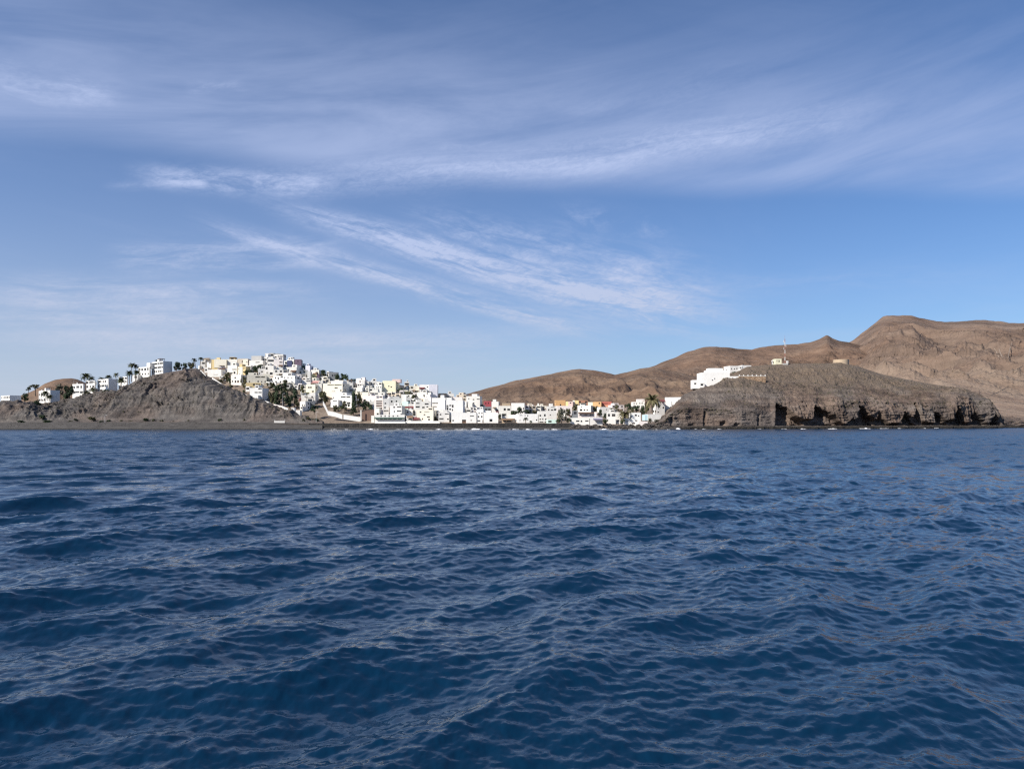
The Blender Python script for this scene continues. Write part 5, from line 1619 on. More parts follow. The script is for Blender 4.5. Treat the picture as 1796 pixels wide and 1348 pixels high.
def plant(name, px, py, rx, base, label, kind='tree', mat='leaf_dark', Y=None, ry=None, cat=None, group=None, lean=0.0, trunk_r=None, ground=None):
    pcount[0] += 1
    rng = random.Random(pcount[0] * 13 + 5)
    if Y is None:
        Y = (ground or town_g).Y(px, base)
    k = Y / F
    o = W(px, base, Y)
    root = empty(name, o, rng.uniform(0, 6.28) if lean == 0 else 0)
    tag(root, label, cat or ('palm' if 'palm' in name else 'tree' if 'tree' in name else 'shrub'), group or (PG if 'palm' in name else TG if 'tree' in name else SG))
    hc = (base - py) * k
    ry = ry or rx
    if 'palm' in name:
        rx, ry = rx * 1.28, (ry or rx) * 1.3
    R_ = rx * k
    cm = crown_mesh(kind, mat, pcount[0] % 3)
    c = link_mesh('crown', cm, root, (lean, 0, hc))
    c.scale = (R_, R_, (ry * k) / (0.75 if kind in ('tree', 'shrub') else 0.85))
    tr = trunk_r or (0.22 if 'palm' in name else max(0.12, R_ * 0.09))
    b = MB()
    top = hc if 'palm' in name else hc * 0.8
    pts = [Vector((lean * t ** 1.6, 0, -1.5 + (top + 1.5) * t)) for t in (0, 0.25, 0.5, 0.75, 1.0)]
    for i in range(4):
        b.bar(pts[i], pts[i + 1], tr * (1.15 - 0.12 * i), 6, tr * (1.03 - 0.12 * i))
    if kind == 'tree':
        for i in range(4):
            a = rng.uniform(0, 6.28)
            e = Vector((math.cos(a) * R_ * 0.55, math.sin(a) * R_ * 0.55, hc + R_ * rng.uniform(-0.1, 0.3)))
            b.bar(pts[3], e, tr * 0.5, 5, tr * 0.2)
    b.build('trunk', MAT['bark'], root)
    return root


P_ = plant
# palms on the left hill
P_('palm_tree', 231, 640, 7, 665, 'taller left one of the pair of thin palms on the left hill', 'palm', 'frond', Y=436, ry=5)
P_('palm_tree', 237.5, 642, 6, 665, 'shorter right one of the pair of thin palms on the left hill', 'palm', 'frond', Y=438, ry=5)
P_('palm_tree', 151, 660, 10, 690, 'big full palm left of the narrow white apartment block', 'palm', 'frond', Y=436, ry=8)
P_('palm_tree', 161, 664, 6, 688, 'small palm tucked right behind the big full palm', 'palm', 'frond', Y=450, ry=5)
P_('palm_tree', 178.5, 664, 6, 688, 'palm crown showing above the roof of the block with the blue grey flank', 'palm', 'frond', Y=458, ry=4)
P_('palm_tree', 190, 661, 6, 688, 'rounded palm above the blue grey shaded flank', 'palm', 'frond', Y=458, ry=5)
P_('palm_tree', 203.5, 657, 5, 686, 'slender palm right of the block with the blue grey flank', 'palm', 'frond', Y=452, ry=5)
P_('palm_tree', 212, 667, 7, 685, 'low dark palm at the right foot of the blue grey flank', 'bushy_palm', 'frond', Y=434, ry=6)
P_('palm_tree', 227, 655, 6, 668, 'bushy palm at the left foot of the pair of thin palms', 'bushy_palm', 'frond', Y=434, ry=6)
P_('palm_tree', 240, 654, 6, 668, 'bushy palm before the three storey apartment block', 'bushy_palm', 'frond', Y=434, ry=6)
P_('palm_tree', 277, 632, 5, 650, 'palm top peeping over the roof of the topmost apartment block', 'palm', 'frond', Y=462, ry=3)
P_('palm_tree', 79, 690, 7, 707, 'palm standing before the sunny front of the two storey block, left one', 'palm', 'frond', Y=423, ry=7)
P_('palm_tree', 86, 696, 6, 708, 'palm before the corner of the two storey block, lower right one', 'bushy_palm', 'frond', Y=422, ry=5)
P_('palm_tree', 163, 683, 6, 692, 'low palm in front of the two middle apartment blocks', 'bushy_palm', 'frond', Y=432, ry=5)
P_('palm_tree', 186, 686, 5, 692, 'low palm before the door of the block with the blue grey flank', 'bushy_palm', 'frond', Y=430, ry=4)
# trees and bushes of the left hill
P_('umbrella_tree', 62, 677, 9, 690, 'flat topped acacia like tree against the rounded brown hill', 'tree', 'leaf_olive', Y=470, ry=3.5)
P_('tree', 50, 682, 5, 690, 'low dark tree left of the flat topped one', 'tree', 'leaf_dark', Y=470, ry=3)
P_('tree', 107, 682, 10, 705, 'broad grey green tree right of the two storey apartment block', 'tree', 'leaf_grey', Y=442, ry=9)
P_('tree', 122, 684, 10, 705, 'dense dark tree before the plain white apartment block', 'tree', 'leaf_dark', Y=438, ry=10)
P_('tree', 118, 698, 9, 710, 'dark bush like tree at the brow, below the dense dark tree', 'tree', 'leaf_dark', Y=428, ry=7)
P_('tree', 150, 691, 9, 698, 'round green tree in front of the narrow white apartment block', 'tree', 'leaf_olive', Y=430, ry=6)
P_('tree', 139, 698, 5, 703, 'reddish green bush below the plain white apartment block', 'tree', 'leaf_olive', Y=428, ry=4)
P_('tree', 43, 697, 8, 707, 'dark tree right of the leftmost apartment block', 'tree', 'leaf_dark', Y=440, ry=6)
P_('tree', 66, 708, 8, 716, 'very dark shaded tree below the palm fronted block', 'tree', 'leaf_dark', Y=420, ry=7)
P_('tree', 106, 717, 6, 720, 'dark dense bush on the grey slope under the two storey block', 'shrub', 'leaf_dark', Y=413, ry=3)
P_('tree', 309, 643, 9, 653, 'broad round dark green tree right of the topmost apartment block', 'tree', 'leaf_dark', Y=444, ry=6.5)
P_('tree', 322, 642, 6, 651, 'smaller round dark tree on the ridge', 'tree', 'leaf_dark', Y=446, ry=6)
P_('tree', 336, 640, 8, 648, 'olive green tree on the ridge left of the bent palms', 'tree', 'leaf_olive', Y=450, ry=6)
P_('palm_tree', 344, 631, 5, 648, 'left bent palm with a pale trunk on the ridge', 'palm', 'frond', Y=446, ry=4, lean=-1.2)
P_('palm_tree', 350, 629, 5, 648, 'right bent palm with a pale trunk on the ridge', 'palm', 'frond', Y=446, ry=4, lean=0.9)
# low shrubs at the back of the beach
P_('shrub', 163, 734, 8, 738, 'bright olive green round bush at the back of the beach', 'shrub', 'leaf_olive', Y=393, ry=4)
P_('shrub', 86, 739.5, 13, 742, 'long low almost black bush at the back of the beach', 'shrub', 'leaf_dark', Y=391, ry=2.6)
P_('shrub', 40, 739, 9, 742, 'dark low bush below the rough knoll', 'shrub', 'leaf_dark', Y=391, ry=2.4)
P_('shrub', 71, 730.5, 9, 735, 'greyish dark bush halfway below the rough knoll', 'shrub', 'leaf_dark', Y=396, ry=4)
P_('shrub', 176, 740, 8, 742, 'flat dark bush right of the bright olive bush', 'shrub', 'leaf_dark', Y=391, ry=2)
P_('shrub', 200, 723.5, 4, 727, 'lone black bush on the bare grey slope', 'shrub', 'leaf_dark', Y=404, ry=3.5)
for i, (x, y, rr) in enumerate([(191, 738, 4), (212, 739, 4), (228, 739, 4), (258, 736, 6), (268, 738, 5), (284, 738, 4), (305, 739, 3), (216, 722, 2.5), (378, 738.5, 3), (386, 736, 4), (330, 738, 3), (123, 739, 4), (132, 736, 4), (429, 736, 3), (540, 733, 4), (554, 736, 5), (533, 737, 4)]):
    P_('shrub', x, y, rr, y + rr * 0.6, 'small olive shrub scattered along the back of the beach', 'shrub', 'leaf_olive' if i % 3 else 'leaf_dark', Y=392.5 if y > 730 else 404, ry=rr * 0.6)
P_('tree', 551, 716, 8, 722, 'dark tree at the foot of the blue grey shade coloured house', 'tree', 'leaf_dark', Y=398, ry=6)
# trees among the upper houses
for x, y, rx, ry, b, m, lab in [
        (437, 655, 9, 8, 664, 'leaf_dark', 'dark tree at the left of the upper clump, beside the yellow balcony house'), (447, 649, 10, 6, 658, 'leaf_dark', 'dark tree in the middle of the upper clump under the long white terrace'),
        (458, 644, 9, 5, 652, 'leaf_dark', 'dark tree at the upper right of the clump under the summit'), (444, 658, 10, 6, 665, 'leaf_dark', 'lowest dark tree of the upper clump'),
        (397, 661, 8, 7, 670, 'leaf_olive', 'brown green tree right of the long plain white house'), (386, 668, 7, 3, 672, 'leaf_olive', 'dry brown bushes below the long plain white house'),
        (427, 667, 6, 9, 680, 'leaf_olive', 'upright olive tree at the left of the wide cream house'), (402, 668, 5, 4, 673, 'leaf_dark', 'dark bush left of the house with green grey windows'),
        (474, 676, 8, 6, 685, 'leaf_olive', 'olive bush under the plain cream house'), (486, 681, 9, 7, 692, 'leaf_dark', 'dark green tree below the very wide white house'),
        (502, 671, 8, 4, 678, 'leaf_olive', 'flat olive bush right below the very wide white house'), (497, 676, 8, 5, 684, 'leaf_dark', 'dark bush between the very wide white house and the hill grove'),
        (477, 696, 8, 12, 712, 'leaf_olive', 'leftmost tall tree of the hill grove beside the standing alone white house'), (487, 702, 8, 11, 715, 'leaf_dark', 'second dark tree of the hill grove'),
        (497, 693, 9, 9, 712, 'leaf_dark', 'darkest tree in the middle of the hill grove'), (507, 701, 9, 11, 716, 'leaf_dark', 'tall dark tree right of the middle of the hill grove'),
        (516, 693, 8, 9, 714, 'leaf_dark', 'bluish dark tree at the right of the hill grove'), (521, 706, 6, 7, 716, 'leaf_olive', 'brownish tree beside the narrow cream house'),
        (512, 683, 7, 5, 692, 'leaf_grey', 'grey green bush at the top of the hill grove'), (530, 683, 5, 7, 694, 'leaf_olive', 'olive tree left of the big cream house with yellow terrace'),
        (569, 697, 9, 9, 712, 'leaf_olive', 'big round olive tree above the white stair wall'), (566, 690, 6, 5, 700, 'leaf_olive', 'small olive crown behind the big round olive tree'),
        (565, 655, 6, 5, 662, 'leaf_dark', 'dark tree right of the purple bay'), (571, 659, 5, 5, 664, 'leaf_olive', 'bright olive tree before the white tower house'),
        (600, 660, 9, 6, 668, 'leaf_dark', 'dark tree right of the grey green ridge house'), (592, 662, 6, 5, 668, 'leaf_dark', 'dark tree before the grey green ridge house'),
        (609, 663, 6, 5, 671, 'leaf_dark', 'dark tree overhanging the grey pink house, left one'), (619, 669, 7, 6, 680, 'leaf_dark', 'dark tree overhanging the grey pink house, right one'),
        (622, 703, 6, 14, 722, 'leaf_dark', 'tall dark cypress like tree right of the white veranda house'), (628, 699, 8, 12, 720, 'leaf_olive', 'olive tree behind the tall dark tree on the earth bank'),
        (640, 709, 9, 8, 721, 'leaf_dark', 'dark broad tree on the earth bank under the blank pinkish house'), (649, 717, 6, 5, 724, 'leaf_dark', 'dark bush left of the brown balconies'),
        (606, 712, 8, 6, 720, 'leaf_dark', 'dark bushes under the white veranda house'), (588, 715, 6, 6, 721, 'leaf_olive', 'pale olive bush left under the white veranda house'),
        (620, 721, 8, 6, 729, 'leaf_dark', 'dark bush above the long white garden wall'), (704, 685, 7, 5, 690, 'leaf_dark', 'dark tree at the foot of the grey blind flank'),
        (716, 690, 9, 5, 696, 'leaf_olive', 'brownish olive bush below the cream skyline house'), (724, 697, 8, 4, 702, 'leaf_olive', 'dry olive bush on the bank above the mint house'),
        (752, 690, 7, 5, 697, 'leaf_dark', 'dark tree under the blank end of the big skyline house'), (728, 722, 5, 5, 730, 'leaf_dark', 'round dark tree before the house with two small windows'),
        (843, 709, 8, 6, 718, 'leaf_dark', 'dark spreading tree left of the crimson house'), (871, 725, 4, 5, 732, 'leaf_pink', 'reddish flowering tree among white houses'),
        (902, 724, 9, 5, 731, 'leaf_dark', 'dark wide tree behind the long white waterfront house'), (913, 720, 8, 5, 729, 'leaf_dark', 'tallest dark tree behind the long white waterfront house'),
        (924, 722, 8, 4, 728, 'leaf_dark', 'flat dark tree right behind the long white waterfront house'), (938, 722, 6, 3, 727, 'leaf_olive', 'low brown bush under the terrace row'),
        (985, 728, 10, 10, 742, 'leaf_grey', 'big grey green tree on the promenade'), (994, 722, 7, 6, 738, 'leaf_olive', 'olive tree behind the big grey green tree'),
        (996, 736, 6, 4, 742, 'leaf_dark', 'dark bush at the right foot of the big grey green tree'), (979, 738, 6, 3, 743, 'leaf_dark', 'dark bush at the left foot of the big grey green tree'),
        (1007, 716, 6, 6, 724, 'leaf_olive', 'olive tree below the yellow house of the coloured row'), (1043, 716, 9, 5, 726, 'leaf_olive', 'brown olive tree below the light orange house'),
        (1052, 724, 5, 5, 731, 'leaf_dark', 'dark tree left of the mint gable house'), (1064, 729, 6, 5, 738, 'leaf_dark', 'dark bush over the purple awnings'),
        (1061, 738, 6, 4, 744, 'leaf_dark', 'black bush above the dark shore rocks'), (1081, 716, 6, 5, 725, 'leaf_olive', 'mauve brown tree behind the dark young palm'),
        (1102, 713, 7, 6, 722, 'leaf_dark', 'dark tree left of the four window house'), (1116, 715, 9, 5, 724, 'leaf_dark', 'dark wide tree below the four window house'),
        (1126, 720, 6, 7, 734, 'leaf_dark', 'dark shaded tree right of the white cube house'), (1092, 738, 6, 4, 744, 'leaf_dark', 'dark low bush left of the lower white wing'),
        (1133, 716, 6, 7, 730, 'leaf_olive', 'brown hanging foliage left of the tall palm trunk'), (1141, 737, 5, 3, 741, 'leaf_olive', 'dry bush under the walled terrace'),
        (1150, 738, 5, 3, 742, 'leaf_grey', 'grey bush at the rocks under the walled terrace')]:
    fr = b >= 741
    P_('tree', x, y, rx, b, lab, 'tree', m, ry=ry, Y=388.5 if fr else None)
# bushes in the gardens between the houses
def garden_bushes():
    rng = random.Random(8)
    used, n = set(), 0
    rp = np.array(tw_rows[2][0], float)
    for _ in range(4000):
        if n >= 34:
            break
        px = rng.uniform(400, 1125)
        lo = float(np.interp(px, rp[:, 0], rp[:, 1])) + 6
        base = rng.uniform(lo, 738 if px > 640 else 705)
        if 466 < px < 526 and base > 680:
            continue
        rx = rng.uniform(3.0, 5.5)
        inside = sum(1 for b in HAND if b[0] + 2 < px < b[1] - 2 and b[2] < base - rx < b[3] - 3)
        if inside:
            continue
        lab = None
        for b in sorted(HAND, key=lambda b: abs((b[0] + b[1]) / 2 - px) + abs(b[3] - base))[:6]:
            rel = 'right' if px > (b[0] + b[1]) / 2 else 'left'
            ref = b[4].split(',')[0]
            if len(ref.split()) <= 10 and (rel, ref) not in used:
                used.add((rel, ref))
                lab = 'garden bush at the %s side of the %s' % (rel, ref)
                break
        if lab is None or len(lab.split()) > 16:
            continue
        P_('garden_bush', px, base - rx * 0.8, rx, base, lab, 'shrub', rng.choice(['leaf_dark', 'leaf_olive', 'leaf_olive', 'leaf_dark', 'leaf_pink'] if rng.random() < 0.2 else ['leaf_dark', 'leaf_olive']), ry=rx * 0.85, cat='shrub', group='garden bushes between the houses')
        n += 1


garden_bushes()
# palms in the valley
P_('palm_tree', 1144, 702, 14, 730, 'tallest palm of the valley, before the headland', 'bushy_palm', 'frond_pale', Y=405, ry=15, trunk_r=0.4)
P_('palm_tree', 1150, 707, 8, 728, 'second palm leaning against the tallest one', 'palm', 'frond', Y=407, ry=8, lean=0.4)
P_('palm_tree', 1096, 728, 11, 741, 'big pale bushy palm left of the white cube house', 'bushy_palm', 'frond_pale', Y=391, ry=10, trunk_r=0.4)
P_('palm_tree', 1074, 719, 6, 733, 'dark young palm in front of the mint gable house', 'palm', 'frond', Y=400, ry=6)
P_('palm_tree', 922, 734.5, 5, 742.5, 'small palm on the promenade before the long white house', 'palm', 'frond', Y=389, ry=4)
P_('palm_tree', 931, 739, 3, 743, 'tiny palm right of the small promenade palm', 'palm', 'frond', Y=389, ry=3)
P_('palm_tree', 484, 690, 6, 712, 'palm crown rising over the hill grove, left one', 'palm', 'frond', Y=424, ry=6)
P_('palm_tree', 501, 684, 6, 712, 'palm crown rising over the hill grove, right one', 'palm', 'frond', Y=432, ry=6)
P_('palm_tree', 598, 714, 5, 724, 'palm under the white terrace of the veranda house', 'palm', 'frond', ry=5)
P_('palm_tree', 604, 707, 5, 724, 'brownish palm before the round arch', 'palm', 'frond_pale', ry=5)
P_('palm_tree', 568, 652, 5, 662, 'palm on the ridge left of the white tower house', 'palm', 'frond', ry=5)
# headland greenery
P_('shrub', 1288, 655, 7, 658.5, 'green hedge bush between the villa and the upper house', 'shrub', 'leaf_dark', Y=470, ry=3.5)
P_('shrub', 1220, 681, 5, 684, 'dark bush at the lower left foot of the villa', 'shrub', 'leaf_dark', Y=446, ry=4)
P_('shrub', 1244.5, 678, 5, 680, 'grey bush under the villa wall', 'shrub', 'leaf_grey', Y=444, ry=3)

# ------------------------------------------------------------------ garden walls
def wall_run(name, pts, hpx, mat, label, Y=None, cat='wall', group='white garden walls running down the slope', off=-1.5):
    b = MB()
    q = []
    for px, py in pts:
        y = Y if Y is not None else float(np.interp(px, bl_px, Yb[6])) + off
        q.append((W(px, py, y), hpx * y / F))
    t = 0.3
    for (p0, h0), (p1, h1) in zip(q, q[1:]):
        n = max(1, int((p1 - p0).length / 3.0))
        for i in range(n):
            a, c = p0.lerp(p1, i / n), p0.lerp(p1, (i + 1) / n)
            d = (c - a); d.z = 0; d.normalize()
            s = Vector((-d.y, d.x, 0)) * t / 2
            z0, z1, z2, z3 = a.z - h0 - 1.2, c.z - h1 - 1.2, c.z, a.z
            v = [a - s, c - s, c + s, a + s]
            lo = [Vector((v[0].x, v[0].y, z0)), Vector((v[1].x, v[1].y, z1)), Vector((v[2].x, v[2].y, z1)), Vector((v[3].x, v[3].y, z0))]
            hi = [Vector((v[0].x, v[0].y, z3)), Vector((v[1].x, v[1].y, z2)), Vector((v[2].x, v[2].y, z2)), Vector((v[3].x, v[3].y, z3))]
            L_ = [tuple(x) for x in lo]; U_ = [tuple(x) for x in hi]
            b.quad(L_[0], L_[1], U_[1], U_[0]); b.quad(L_[2], L_[3], U_[3], U_[2]); b.quad(*U_)
            b.quad(L_[1], L_[2], U_[2], U_[1]); b.quad(L_[3], L_[0], U_[0], U_[3])
            # capping stone
            e = Vector((0, 0, 0.12))
            o2 = s * 1.35
            A, Bq, Cq, Dq = hi[0] - s * .35, hi[1] - s * .35, hi[2] + s * .35, hi[3] + s * .35
            b.quad(tuple(A + e), tuple(Bq + e), tuple(Cq + e), tuple(Dq + e)); b.quad(tuple(A), tuple(Bq), tuple(Bq + e), tuple(A + e))
    o = b.build(name, MAT[mat])
    tag(o, label, cat, group)


wall_run('garden_wall', [(352, 649), (361, 658.5)], 2.2, 'snow', 'uppermost white wall slanting down from the bent palms')
wall_run('garden_wall', [(372.5, 662.5), (391, 674.5)], 2.4, 'snow', 'white slanting wall below the long plain white house')
wall_run('garden_wall', [(412, 684), (430, 691.5), (439, 696)], 2.4, 'snow', 'white slanting wall ending at the white house that stands alone')
wall_run('garden_wall', [(456, 700), (470, 704.5), (480, 710)], 2.2, 'snow', 'thin white wall curving down right of the white house that stands alone')
wall_run('garden_wall', [(480, 708.6), (497, 712.8)], 4.0, 'pink', 'thick pinkish wall under the hill grove')
wall_run('garden_wall', [(497, 713), (505.5, 716.5)], 3.5, 'white', 'short cream white wall right of the thick pinkish wall')
wall_run('garden_wall', [(566.5, 703), (571, 711), (575.6, 721)], 3, 'snow', 'steep white stair wall beside the big round olive tree', Y=397)
wall_run('garden_wall', [(575.6, 720.6), (588, 723), (600.5, 727.2)], 3.6, 'snow', 'left length of the white wall above the quay road', Y=395.5)
wall_run('garden_wall', [(602.5, 727), (618, 729.5), (632, 731.5)], 3.8, 'snow', 'right length of the white wall above the quay road', Y=395.5)
wall_run('garden_wall', [(632.2, 719), (634, 719)], 15, 'white', 'narrow upright white wall end left of the reddish bank', Y=395)
wall_run('retaining_wall', [(635, 722), (644, 719), (656, 718)], 19, 'earth', 'reddish brown retaining bank wall left of the waterfront terrace', Y=397, group='retaining walls')
wall_run('beach_wall', [(481, 735), (481.6, 738), (498.5, 738), (499.5, 735)], 2.2, 'white', 'small white U shaped wall at the back of the beach', Y=388.5, group='retaining walls')
for l, r, t, b_, lab in [(510.5, 516.5, 715, 721, 'upper one of two tiny white huts at the end of the slope walls'), (518.5, 526.5, 719, 725, 'lower one of two tiny white huts at the end of the slope walls')]:
    house('hut', l, r, t, b_, 'snow', lab, Y=400, D=3, dens=0.0, log=0, cat='hut', group='tiny white huts', found=2, clutter=False, sideops=False)

# ------------------------------------------------------------------ stone terrace wall of the villa
def stone_terrace():
    Y0 = 437.6
    a, c = W(1296, 668.6, Y0), W(1343, 668.6, Y0)
    h = (668.6 - 659.5) * Y0 / F
    L = c.x - a.x
    root = empty('stone_wall', a)
    tag(root, 'orange brown rubble stone terrace wall beside the villa', 'wall', 'walls on the headland')
    core = MB()
    core.box(0, 0.1, -2.5, L, 5.5, h - 0.05)
    core.build('core', MAT['tan'], root)
    rng = random.Random(4)
    st = MB()
    z = -0.9
    while z < h - 0.1:
        rh = rng.uniform(0.34, 0.52)
        x = 0.0
        while x < L - 0.05:
            w = min(rng.uniform(0.4, 0.95), L - x)
            d = rng.uniform(0.0, 0.09)
            st.box(x + 0.02, 0.02 - d, z + 0.02, x + w - 0.02, 0.16, min(z + rh, h) - 0.02)
            x += w
        z += rh
    y = 0.0
    o = st.build('stones', MAT['stone'], root)
    o['kind'] = 'stuff'
    cap = MB()
    cap.box(-0.1, -0.12, h, L + 0.1, 0.35, h + 0.16)
    cap.build('coping', MAT['white'], root)
    pm = MB()
    pm.box(-0.22, -0.1, 0, 0.22, 0.32, 0.75)
    me = pm.mesh('pillar', MAT['white'])
    for i in range(7):
        link_mesh('pillar', me, root, (0.3 + (L - 0.6) * i / 6, 0.02, h + 0.16))
    gw = MB()
    gw.box((1279 - 1296) * Y0 / F, 0.6, -3, -0.05, 1.0, (668.6 - 659.5) * Y0 / F)
    gw.build('white_end', MAT['snow'], root)


stone_terrace()

# ------------------------------------------------------------------ radio mast, radome, reservoir
def mast():
    Y0 = 495.0
    b0 = W(1376.5, 638.5, Y0)
    H = (638.5 - 594) * Y0 / F
    root = empty('radio_mast', b0)
    tag(root, 'slim red and white lattice radio mast on the headland', 'mast', 'masts')
    w0, w1, n = 0.42, 0.18, 7
    def crn(t):
        w = w0 * (1 - t) + w1 * t
        return [Vector((math.cos(a) * w, math.sin(a) * w, H * t)) for a in (R(90), R(210), R(330))]
    for i in range(n):
        m = MB()
        for s in range(3):
            t0, t1 = (i + s / 3) / n, (i + (s + 1) / 3) / n
            A, B = crn(t0), crn(t1)
            for k in range(3):
                m.bar(A[k], B[k], 0.06, 4)
                m.bar(A[k], B[(k + 1) % 3], 0.05, 3)
                m.bar(A[k], A[(k + 1) % 3], 0.05, 3)
        m.build('mast_section', MAT['mred' if i % 2 == 0 else 'mwhite'], root)
    tp = MB()
    tp.bar((0, 0, H), (0, 0, H + 2.2), 0.05, 4)
    tp.build('top_rod', MAT['mred'], root)
    for z, a in ((H * 0.62, 200), (H * 0.72, 330), (H * 0.84, 250), (H * 0.9, 160)):
        m = MB()
        d = Vector((math.cos(R(a)), math.sin(R(a)), 0)) * 0.75
        m.bar(Vector((0, 0, z)), d + Vector((0, 0, z)), 0.04, 3)
        m.bar(d + Vector((0, 0, z - 0.8)), d + Vector((0, 0, z + 0.8)), 0.13, 5)
        m.build('antenna', MAT['mwhite'], root)
    m = MB()
    m.box(-1.6, -1.6, -1.2, 1.6, 1.6, 0.5)
    m.build('plinth', MAT['concrete'], root)
    m = MB()
    m.box(0.9, -1.0, 0.5, 2.0, 0.2, 2.3)
    m.build('cabinet', MAT['mwhite'], root)


mast()


def radome():
    Y0 = 494.0
    p = W(1354.5, 637.0, Y0)
    root = empty('radome', p)
    tag(root, 'small white ball shaped radome left of the yellow hut', 'radome', 'masts')
    post = MB()
    post.bar((0, 0, -0.8), (0, 0, 1.0), 0.3, 8)
    post.build('post', MAT['metal'], root)
    s = MB()
    nu, nv = 12, 8
    for i in range(nu):
        for j in range(nv):
            def q(i, j):
                a, b = 2 * math.pi * i / nu, math.pi * (j / nv - 0.5)
                return (0.62 * math.cos(a) * math.cos(b), 0.62 * math.sin(a) * math.cos(b), 1.45 + 0.62 * math.sin(b))
            s.quad(q(i, j), q(i + 1, j), q(i + 1, j + 1), q(i, j + 1))
    s.build('ball', MAT['mwhite'], root, smooth=True)


radome()


def reservoir():
    Y0 = 512.0
    p = W(1475, 636.2, Y0)
    root = empty('reservoir', p)
    tag(root, 'low round tan stone reservoir on top of the headland', 'reservoir', 'masts')
    r = 13 * Y0 / F
    h = 5.4 * Y0 / F
    m = MB()
    n = 40
    for i in range(n):
        a, b = 2 * math.pi * i / n, 2 * math.pi * (i + 1) / n
        A, B = Vector((math.cos(a), math.sin(a), 0)), Vector((math.cos(b), math.sin(b), 0))
        for r0, r1, z0, z1 in ((r, r, -2.5, h), (r, r - 0.35, h, h), (r - 0.35, r - 0.35, h, h - 1.2)):
            m.quad(tuple(A * r0 + Vector((0, 0, z0))), tuple(B * r0 + Vector((0, 0, z0))), tuple(B * r1 + Vector((0, 0, z1))), tuple(A * r1 + Vector((0, 0, z1))))
    m.build('ring_wall', MAT['tan'], root)
    f = MB()
    f.v = [(math.cos(2 * math.pi * i / n) * (r - 0.36), math.sin(2 * math.pi * i / n) * (r - 0.36), h - 1.2) for i in range(n)]
    f.f = [tuple(range(n))]; f.mi = [0]
    f.build('floor', MAT['roof'], root)


reservoir()


def pole(px, top, base, Y, label):
    p = W(px, base, Y)
    h = (base - top) * Y / F
    root = empty('lamp_post', p)
    tag(root, label, 'lamp post', 'lamp posts')
    m = MB(); m.bar((0, 0, -0.5), (0, 0, h), 0.09, 6, 0.05); m.build('post', MAT['metal'], root)
    m = MB(); m.bar((0, 0, h - 0.05), (0.9, -0.3, h + 0.1), 0.04, 4); m.box(0.7, -0.42, h + 0.02, 1.3, -0.2, h + 0.14); m.build('lamp_head', MAT['metal'], root)


pole(184, 728, 742, 389, 'thin pale lamp post at the back of the beach below the grey slope')
pole(554.5, 722, 741, 391, 'thin lamp post before the brown earth slope')
pole(496, 690, 716, 407, 'tall thin lamp post in front of the hill grove')

# ------------------------------------------------------------------ sea wall, boulders, surf
def sea_wall():
    rng = np.random.default_rng(3)
    pxs = np.arange(544, 1004, 1.2)
    zz = np.array([0.35, 0.8, 1.3, 1.8, 2.3, 2.75, 3.08, 3.10, 3.10])
    yy = np.array([382.6, 382.75, 382.9, 383.05, 383.15, 383.25, 383.3, 383.7, 384.4])
    X = (pxs[None, :] - CX) / F * yy[:, None]
    Z = np.repeat(zz[:, None], len(pxs), 1)
    Y = np.repeat(yy[:, None], len(pxs), 1)
    n = fbm(X / 0.9, Z / 0.5, X * 0, 3, 0.6, True)
    k = (np.arange(9) < 6)[:, None]
    Y = Y - 0.22 * n * k
    P = np.stack([X, Y, Z], -1)
    o = grid_mesh('sea_wall', P, MAT['seawall'], smooth=False)
    tag(o, 'long dark stone sea wall between the beach and the promenade', 'sea wall', 'sea walls')


sea_wall()


def boulder_mesh(seed):
    r = np.random.default_rng(seed)
    nu, nv = 10, 7
    b = MB()
    off = r.uniform(0, 50)
    pts = []
    for j in range(nv + 1):
        for i in range(nu):
            a, e = 2 * math.pi * i / nu, math.pi * (j / nv - 0.5)
            p = np.array([math.cos(a) * math.cos(e), math.sin(a) * math.cos(e), math.sin(e) * 0.75])
            n = float(fbm(np.array([p[0] * 1.3 + off]), np.array([p[1] * 1.3]), np.array([p[2] * 1.3]), 3)[0])
            pts.append(tuple(p * (1 + 0.55 * n)))
    b.v = pts
    for j in range(nv):
        for i in range(nu):
            b.f.append((j * nu + i, j * nu + (i + 1) % nu, (j + 1) * nu + (i + 1) % nu, (j + 1) * nu + i))
            b.mi.append(0)
    return b.mesh('boulder', MAT['boulder'])


BM = [boulder_mesh(s) for s in (2, 5, 9, 14)]
rb = random.Random(77)
bl = []
for i in range(96):
    px = rb.uniform(1001, 1172)
    Y = rb.uniform(373, 386.5)
    z = 0.1 + max(0, Y - 374) * 0.17
    s = rb.uniform(0.5, 1.25)
    o = link_mesh('boulder', BM[i % 4], None, ((px - CX) / F * Y, Y, z), rb.uniform(0, 6.28))
    o.scale = (s * rb.uniform(0.9, 1.7), s, s * rb.uniform(0.7, 1.1))
    tag(o, 'dark rounded boulder of the rocky shore between the beach house and the headland', 'boulder', 'dark boulders along the rocky shore')
# a couple of bigger pale blocks in front of the low beach house
for px, s in ((1008, 1.9), (1015, 1.5), (1024, 1.7), (1031, 1.6), (1038, 1.5)):
    o = link_mesh('boulder', BM[int(px) % 4], None, ((px - CX) / F * 382, 382, 1.1), px)
    o.scale = (s * 1.2, s, s * 0.9)
    tag(o, 'large grey boulder in the row below the low pale beach house', 'boulder', 'large boulders below the beach house')


